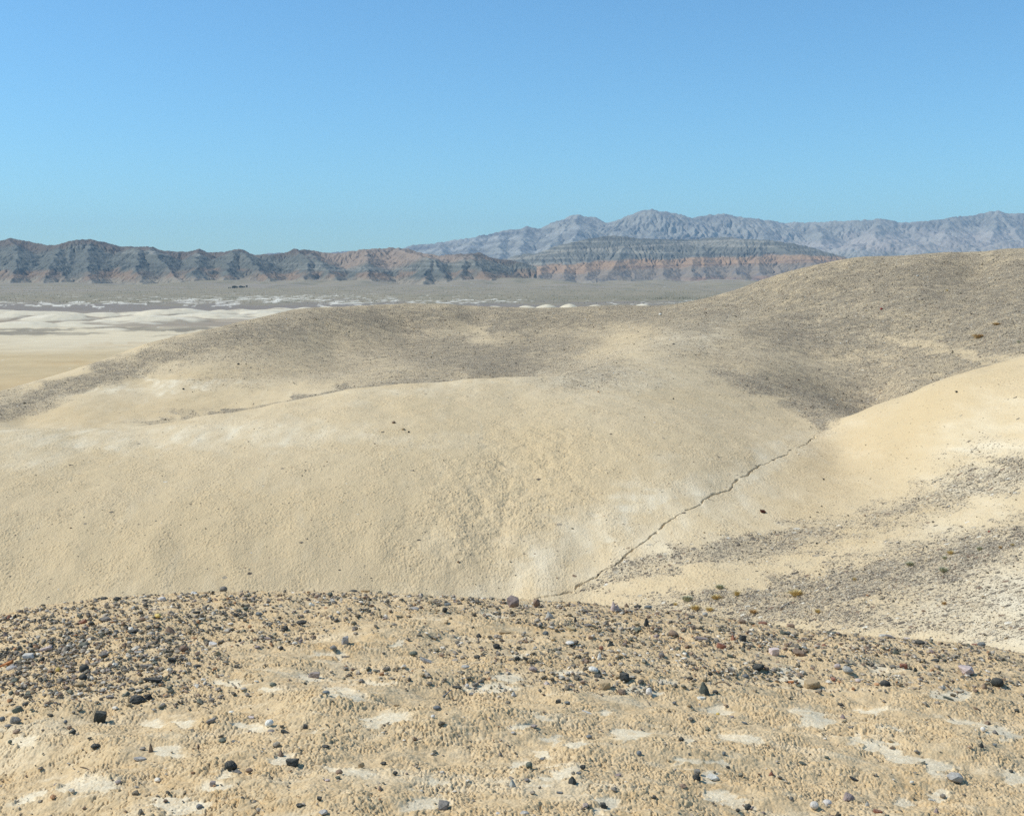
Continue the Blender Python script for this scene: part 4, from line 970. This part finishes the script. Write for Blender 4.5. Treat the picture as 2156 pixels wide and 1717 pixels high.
# ------------------------------------------------------------------ gravel: everything too small to count, one mesh
def lib(n, npts, seed, flat):
    L = []
    for k in range(n):
        rnd = random.Random(seed + k)
        bm = hull_shape(sphere_pts(npts, rnd, 1.4))
        bm.verts.ensure_lookup_table()
        v = np.array([tuple(q.co) for q in bm.verts], np.float32)
        bm.verts.index_update()
        f = np.array([[q.index for q in fa.verts] for fa in bm.faces], np.int32)
        bm.free(); L.append((v, f))
    return L
LIB_N, LIB_F = lib(24, 12, 500, .6), lib(10, 8, 700, .6)
PAL = np.array([(.055, .056, .05), (.085, .083, .074), (.125, .118, .10), (.17, .155, .13), (.23, .20, .16), (.31, .265, .21), (.21, .14, .10), (.15, .10, .075), (.25, .20, .175), (.41, .365, .29), (.62, .56, .45), (.36, .27, .155), (.105, .115, .09), (.34, .17, .08)], np.float32)
PALW = np.array([11, 10, 9, 9, 10, 10, 6, 4, 3, 11, 8, 8, 7, 1.6]); PALW = PALW / PALW.sum()
gv, gf, gc = [], [], []; voff = 0
def add_gravel(xs, ys, zs, size, libr, palw=PALW, flat=(.35, .7)):
    global voff
    xs = np.asarray(xs); n = len(xs)
    which = rng.integers(0, len(libr), n)
    colr = PAL[rng.choice(len(PAL), n, p=palw)] * rng.uniform(.8, 1.25, (n, 1)).astype(np.float32)
    for k, (v, f) in enumerate(libr):
        m = np.where(which == k)[0]
        if not len(m): continue
        r = len(m)
        sc = size[m, None] * np.stack([rng.uniform(.8, 1.3, r), rng.uniform(.65, 1.0, r), rng.uniform(*flat, r)], 1)
        a = rng.uniform(0, 2 * np.pi, r); tl = rng.normal(0, .3, r)
        V = v[None] * sc[:, None, :]
        x, y, z = V[..., 0].copy(), V[..., 1].copy(), V[..., 2].copy()
        ct, st_ = np.cos(tl)[:, None], np.sin(tl)[:, None]
        x, z = x * ct + z * st_, -x * st_ + z * ct
        ca, sa = np.cos(a)[:, None], np.sin(a)[:, None]
        x, y = x * ca - y * sa, x * sa + y * ca
        P_ = np.stack([x + xs[m, None], y + ys[m, None], z + zs[m, None] + (size[m] * .22)[:, None]], -1)
        gv.append(P_.reshape(-1, 3).astype(np.float32))
        nv = len(v)
        gf.append((f[None] + (voff + np.arange(r) * nv)[:, None, None]).reshape(-1, 3).astype(np.int32))
        gc.append(np.repeat(colr[m], nv, 0)); voff += r * nv

DENS_F = [(170, 1370, 560, 190, -6, 1.0), (330, 1300, 640, 60, -6, .95), (640, 1262, 560, 34, 0, .95), (300, 1440, 330, 90, 5, .5), (60, 1330, 260, 120, -10, .9), (900, 1275, 500, 34, 3, .55), (1200, 1295, 560, 50, 4, .65), (1400, 1330, 560, 80, 8, .7), (1650, 1345, 520, 60, 10, .9), (1900, 1365, 480, 50, 7, .8), (2080, 1385, 260, 40, 10, .7), (2330, 1425, 420, 70, 8, .7), (-250, 1370, 500, 130, -4, .8), (2350, 1480, 400, 60, 5, .3),
          (1180, 1390, 520, 70, 6, .4), (1500, 1400, 500, 70, 8, .42), (1250, 1440, 360, 40, 4, .35), (1850, 1420, 420, 60, 8, .25), (2060, 1420, 240, 60, 10, .35), (700, 1300, 380, 60, 0, .3), (900, 1430, 420, 50, 4, .2), (560, 1330, 240, 60, 0, .5)]
cxp = np.array([c_[0] for c_ in CREST], float); cyp = np.array([c_[1] for c_ in CREST], float)
def sample_px(n, lst, lo, hi, base, seed, crest_band=0.0):
    n = int(n * 1.36); x = rng.uniform(-470, 2626, n); y = rng.uniform(lo, hi, n)
    d = blobs(x, y, lst, 26, seed, base, .6)
    cl_ = np.interp(x, cxp, cyp)
    d = np.maximum(d, crest_band * sstep(26, 4, np.abs(y - cl_ - 6)))
    clump_ = sstep(-.6, .7, fbm(x / 26, y / 12, seed + 5, 3))
    k = (rng.uniform(0, 1, n) < d * (.18 + 1.05 * clump_)) & (y > cl_ - 1)
    return x[k], y[k]
sx1, sy1 = sample_px(88000, DENS_F, 1235, 1740, .010, 401, 1.25)
ax, ay, az_ = knoll_hit(sx1, sy1)
sz = np.exp(rng.normal(math.log(.0070), .6, len(ax))) * (0.55 + .075 * ay) 
add_gravel(ax, ay, az_ + .003, np.clip(sz, .0028, .0088 + .0014 * ay), LIB_N)
sx1, sy1 = sample_px(50000, DENS_F, 1235, 1740, .02, 405, .8)
ax, ay, az_ = knoll_hit(sx1, sy1)
add_gravel(ax, ay, az_ + .003, rng.uniform(.003, .008, len(ax)) * (.5 + .08 * ay), LIB_F)
# slopes
def sample_slope(n, seed, ylo=520, yhi=1370):
    n = int(n * 1.2); x = rng.uniform(-260, 2420, n); y = rng.uniform(ylo, yhi, n)
    dd = hill_hit(x, y)[1]
    d = gravel_density(x, y, dd)
    clump_ = sstep(-.4, .8, fbm(x / 22, y / 9, seed + 5, 4))
    k = (rng.uniform(0, 1, n) < d * (.12 + 1.0 * clump_)) & (y < np.interp(x, cxp, cyp) + 4) & (y > np.interp(x, [a[0] for a in rimC], [a[1] for a in rimC]) + 1)
    return x[k], y[k]
sx1, sy1 = sample_slope(150000, 501)
ax, ay, az_ = hill_hit(sx1, sy1)
sz = np.exp(rng.normal(0, .38, len(ax))) * np.interp(ay, [14, 25, 45, 115], [.010, .015, .024, .045])
pw = PALW * np.array([1, 1.2, 1.3, 1.3, 1.2, 1.1, 1, 1, .8, .8, .6, 1, .8, .4]); pw /= pw.sum()
add_gravel(ax, ay, az_, sz, LIB_F, pw, (.4, .8))
gv = np.concatenate(gv); gf = np.concatenate(gf); gc = np.concatenate(gc)
me = bpy.data.meshes.new("gravel")
me.vertices.add(len(gv)); me.vertices.foreach_set("co", gv.ravel())
me.loops.add(len(gf) * 3); me.loops.foreach_set("vertex_index", gf.ravel())
me.polygons.add(len(gf)); me.polygons.foreach_set("loop_start", np.arange(0, len(gf) * 3, 3, dtype=np.int32))
me.polygons.foreach_set("use_smooth", np.zeros(len(gf), bool))
a_ = me.attributes.new("tint", 'FLOAT_COLOR', 'POINT')
c4 = np.ones((len(gc), 4), np.float32); c4[:, :3] = gc; a_.data.foreach_set("color", c4.ravel())
me.update(); me.validate(); me.materials.append(M_GRAVEL)
o = bpy.data.objects.new("gravel", me); COL.objects.link(o); o["kind"] = "stuff"

# ------------------------------------------------------------------ dry tufts and shrubs on the slopes
M_STRAW = plain_material("dry_straw", (.66, .50, .22), 30, .3)
M_OLIVE = plain_material("grey_green_leaf", (.46, .44, .28), 30, .3)
M_RUST = plain_material("dry_rusty_stem", (.55, .37, .17), 30, .3)
def tuft_mesh(w_, h_, n, mat, seed):
    rnd = random.Random(seed); vs = []; fs = []
    for i in range(n):
        a = rnd.uniform(0, 2 * math.pi); r = rnd.uniform(0, .28) * w_
        lean = rnd.uniform(.15, 1.0) * w_ * .5; hh = h_ * rnd.uniform(.45, 1.0) * (1 - .35 * lean / (w_ * .5)); t = w_ * rnd.uniform(.012, .028)
        bx, by = r * math.cos(a), r * math.sin(a)
        tx, ty = bx + lean * math.cos(a), by + lean * math.sin(a)
        mx_, my_ = (bx * .6 + tx * .4), (by * .6 + ty * .4)
        nx, ny = -math.sin(a) * t, math.cos(a) * t
        if rnd.random() < .5: nx, ny = t, 0
        k = len(vs)
        vs += [(bx - nx, by - ny, -.02 * h_), (bx + nx, by + ny, -.02 * h_), (mx_ + nx, my_ + ny, hh * .65), (mx_ - nx, my_ - ny, hh * .65), (tx, ty, hh)]
        fs += [(k, k + 1, k + 2, k + 3), (k + 3, k + 2, k + 4)]
    me = bpy.data.meshes.new("dry_tuft"); me.from_pydata(vs, [], fs); me.materials.append(mat); return me
# source px x, y, width, height, kind, label
def S7(x, y): return 1500 + x / 4.312, 1420 + y / 4.312
TU = [(*S7(765, 178), 28, 13, 'o', 'olive green shrub just above the gravel skyline right of the crack'), (*S7(1070, 160), 27, 10, 's', 'straw yellow tuft beside a dark stone above the gravel skyline'), (*S7(1290, 122), 16, 13, 's', 'round straw yellow tuft, highest of the three near the skyline'),
      (*S7(850, 278), 25, 11, 's', 'straw yellow tuft nearest the gravel skyline'), (*S7(1000, 288), 20, 9, 's', 'faint straw tuft right of the one nearest the skyline'), (*S7(1460, 312), 20, 9, 'r', 'rusty tuft left of the pale stick'), (*S7(1110, 55), 22, 10, 'o', 'grey green shrub above the straw yellow tufts'),
      (*S7(1915, 120), 34, 14, 's', 'wide sparse tuft above the pale stick'), (*S7(640, 235), 12, 7, 's', 'tiny straw tuft left of the tufts on the skyline'), (*S7(2140, 308), 14, 9, 's', 'small straw tuft right of the pale stick'),
      (2221, 1376, 22, 9, 'o', 'green yellow shrub on the edge of the right gravel band'), (2306, 1361, 14, 8, 'o', 'grey shrub right of the green yellow shrub'), (2321, 1349, 18, 9, 's', 'straw tuft above the grey green shrub at right'), (2303, 1391, 24, 11, 'o', 'grey green shrub, lowest of the cluster at right'),
      (2392, 1340, 16, 9, 'o', 'green shrub on the gravel near the right edge'), (2442, 1336, 12, 7, 'r', 'rusty tuft near the right edge of the gravel band'), (2085, 1413, 12, 8, 's', 'yellow tuft alone on the broad gravel band'), (2305, 1473, 14, 7, 'r', 'rusty tuft on the pale gravel at lower right'), (2472, 1329, 10, 6, 's', 'straw tuft at the right end of the gravel band'),
      (2388, 821, 26, 11, 'r', 'large rusty tuft on the right gravel hill'), (2433, 791, 20, 7, 'r', 'faint tuft upper right of the large rusty tuft'), (2487, 834, 10, 7, 'o', 'green tuft at the right edge above the mound'), (2312, 708, 6, 5, 's', 'tiny yellow tuft high on the right gravel hill')]
qx, qy, qz = hill_hit([a[0] * .8624 for a in TU], [(a[1] + a[3] * .4) * .8624 for a in TU])
for i, (a, b, w_, h_, kd, lab) in enumerate(TU):
    m_ = qy[i] / FPX * .8624
    o = bpy.data.objects.new("dry_tuft" if kd != 'o' else "desert_shrub", tuft_mesh(w_ * m_ * 1.15, h_ * m_ * 1.2, 170 if w_ > 12 else 70, {'s': M_STRAW, 'o': M_OLIVE, 'r': M_RUST}[kd], 40 + i))
    o.location = (qx[i], qy[i], qz[i] + .004); COL.objects.link(o)
    tagx(o, lab, "shrub" if kd == 'o' else "grass tuft", "dry tufts and shrubs on the gravel slopes")

# ------------------------------------------------------------------ sticks, twigs and the slatted scrap
M_WOOD = plain_material("bleached_wood", (.42, .36, .28), 60, .25)
M_TWIG = plain_material("dark_twig", (.13, .09, .06), 60, .25)
M_SCRAP = plain_material("dark_red_wood", (.085, .03, .018), 90, .3)
M_SCRAP2 = plain_material("worn_red_wood", (.20, .09, .055), 90, .3)
def tube_mesh(name, pts, r0, r1, mat, k=6):
    vs = []; fs = []; n = len(pts)
    for i, p in enumerate(pts):
        d = (Vector(pts[min(i + 1, n - 1)]) - Vector(pts[max(i - 1, 0)])).normalized()
        u = d.cross(Vector((0, 0, 1))).normalized(); v_ = u.cross(d); r = r0 + (r1 - r0) * i / (n - 1)
        for j in range(k):
            a = 2 * math.pi * j / k; vs.append(tuple(Vector(p) + (u * math.cos(a) + v_ * math.sin(a)) * r))
    for i in range(n - 1):
        for j in range(k):
            fs.append((i * k + j, i * k + (j + 1) % k, (i + 1) * k + (j + 1) % k, (i + 1) * k + j))
    fs += [tuple(range(k))[::-1], tuple((n - 1) * k + j for j in range(k))]
    me = bpy.data.meshes.new(name); me.from_pydata(vs, [], fs); me.materials.append(mat); return me
def lay_stick(name, p0, p1, hit, r, mat, lab, cat, bend=.06, lift=0.0):
    xs, ys, zs = hit([p0[0], p1[0]], [p0[1], p1[1]])
    a = Vector((xs[0], ys[0], zs[0])); b = Vector((xs[1], ys[1], zs[1])); L = (b - a).length
    pts = []
    for i in range(7):
        t = i / 6; p = a.lerp(b, t) - a
        p += Vector((0, L * bend * math.sin(t * 3.1), r * 1.2 + lift * math.sin(t * 2.4))); pts.append(tuple(p))
    o = bpy.data.objects.new(name, tube_mesh(name, pts, r, r * .6, mat)); o.location = a; COL.objects.link(o)
    tagx(o, lab, cat)
def g7(x, y): return (1500 + x / 4.312) * .8624, (1420 + y / 4.312) * .8624
lay_stick("stick", g7(1745, 292), g7(1860, 222), hill_hit, .012, M_WOOD, "pale bleached stick lying on the gravel slope above the skyline", "stick", .01)
lay_stick("twig", T(2, 845, 795), T(2, 960, 855), knoll_hit, .0016, M_TWIG, "thin dark twig above the large pale patch at lower left", "twig", .05, .004)
lay_stick("twig", T(5, 350, 1228), T(5, 440, 1160), knoll_hit, .0026, plain_material("grey_twig", (.22, .23, .22), 60, .2), "straight grey twig left of the thin charcoal flat stone", "twig", .0)
lay_stick("twig", T(7, 1055, 1108), T(7, 1215, 1155), knoll_hit, .0028, M_TWIG, "brown curved twig right of the green grey pyramid", "twig", .10, .02)
lay_stick("twig", T(7, 330, 1240), T(7, 372, 1310), knoll_hit, .0016, M_TWIG, "short dark twig below the white teardrop stone", "twig", .05, .003)

sxx, syy, szz = hill_hit([1862.5 * .8624], [1251 * .8624])
m_ = syy[0] / FPX * .8624
root = bpy.data.objects.new("wood_scrap", None); root.location = (sxx[0], syy[0], szz[0] + .012); root.rotation_euler = (R(14), R(4), R(8)); COL.objects.link(root)
tagx(root, "small dark red brown slatted scrap lying on the pale right slope", "wood scrap")
def boxm(name, c_, s_, mat, bev=.003):
    bm = bmesh.new(); bmesh.ops.create_cube(bm, size=1)
    for v in bm.verts: v.co = Vector((v.co.x * s_[0] + c_[0], v.co.y * s_[1] + c_[1], v.co.z * s_[2] + c_[2]))
    bmesh.ops.bevel(bm, geom=bm.edges[:], offset=bev, segments=1, affect='EDGES')
    me = bpy.data.meshes.new(name); bm.to_mesh(me); bm.free(); me.materials.append(mat)
    o = bpy.data.objects.new(name, me); COL.objects.link(o); o.parent = root; return o
wS = 12.5 * m_
boxm("slat", (0, -wS * .26, .012), (wS, wS * .34, .028), M_SCRAP)
boxm("slat", (-wS * .04, wS * .26, .014), (wS * .92, wS * .30, .030), M_SCRAP)
boxm("backing", (-wS * .03, 0, -.006), (wS * .8, wS * .75, .012), M_SCRAP2)

# ------------------------------------------------------------------ far trees at the foot of the left range, far scrub
M_LEAF = plain_material("dark_tree_leaf", (.075, .095, .055), .5, .3)
M_TRUNK = plain_material("tree_bark", (.10, .08, .06), 1.0, .2)
def crown_mesh(r, h, seed):
    rnd = random.Random(seed); vs = []; fs = []
    cl_ = [(rnd.uniform(-.5, .5) * r, rnd.uniform(-.5, .5) * r, h * rnd.uniform(.4, .85), r * rnd.uniform(.35, .6)) for _ in range(9)]
    for i in range(420):
        c_ = rnd.choice(cl_)
        d = Vector((rnd.gauss(0, 1), rnd.gauss(0, 1), rnd.gauss(0, .8))).normalized() * c_[3] * rnd.uniform(.6, 1.05)
        p = Vector(c_[:3]) + d
        u = Vector((rnd.gauss(0, 1), rnd.gauss(0, 1), rnd.gauss(0, 1))).normalized(); v_ = u.orthogonal().normalized(); s_ = r * rnd.uniform(.07, .14)
        k = len(vs); vs += [tuple(p + u * s_), tuple(p + v_ * s_), tuple(p - u * s_), tuple(p - v_ * s_)]; fs.append((k, k + 1, k + 2, k + 3))
    me = bpy.data.meshes.new("crown"); me.from_pydata(vs, [], fs); me.materials.append(M_LEAF); return me
crowns = [crown_mesh(5.2, 8.0, 3), crown_mesh(4.2, 6.5, 4)]
trunk = tube_mesh("trunk", [(0, 0, -1), (.1, 0, 1.5), (.15, .05, 3.2), (.1, .1, 4.6)], .38, .16, M_TRUNK, 7)
for i, x in enumerate((482, 484, 487, 490, 492, 494, 495, 498, 503, 505, 507, 509, 511, 513, 516)):
    y = 607.5 - (x - 481) * .06
    vv = (HY - y) / FPX
    d = 3300.0
    for _ in range(30):                       # where the sight line meets the fan
        zf = float(fan_z(np.array([d]), np.array([(x - CX) / FPX * d]))[0]); d += (zf - vv * d) * -6 if abs(zf - vv * d) > .05 else 0
        d = min(max(d, 2500), 4300)
    t_ = bpy.data.objects.new("tree", None); t_.location = ((x - CX) / FPX * d, d + (i % 3) * 12, zf); COL.objects.link(t_)
    s_ = random.uniform(.5, .95); t_.scale = (s_, s_, s_)
    tagx(t_, "dark tree in the small grove at the foot of the left mountains", "tree", "far grove at the mountain foot")
    for nm, mm in (("trunk", trunk), ("crown", crowns[i % 2])):
        p_ = bpy.data.objects.new(nm, mm); COL.objects.link(p_); p_.parent = t_
# scrub belt on the far valley floor
vs = []; fs = []; rnd = random.Random(9)
for i in range(2600):
    if i < 260: x = rnd.choice((1385, 1430, 1500, 1545, 1600)) + rnd.gauss(0, 14); d = rnd.uniform(2300, 2520)
    else: x = rnd.uniform(-60, 1750); d = rnd.uniform(2000, 3900)
    X_ = (x - CX) / FPX * d; z = float(fan_z(np.array([d]), np.array([X_]))[0]); r = rnd.uniform(.6, 1.3)
    k = len(vs); 
    for j in range(5):
        a = j * 1.2566 + i; vs.append((X_ + r * math.cos(a), d + r * math.sin(a), z - .1)); 
    vs += [(X_ + r * .4, d + .2, z + r * .8), (X_ - r * .4, d - .2, z + r * .7)]
    for j in range(5): fs.append((k + j, k + (j + 1) % 5, k + (5 if j < 2 or j == 4 else 6)))
    fs.append((k, k + 5, k + 6, k + 2))
me = bpy.data.meshes.new("scrub"); me.from_pydata(vs, [], fs); me.materials.append(plain_material("far_scrub_leaf", (.13, .13, .075), .4, .3))
o = bpy.data.objects.new("scrub", me); COL.objects.link(o); o["kind"] = "stuff"
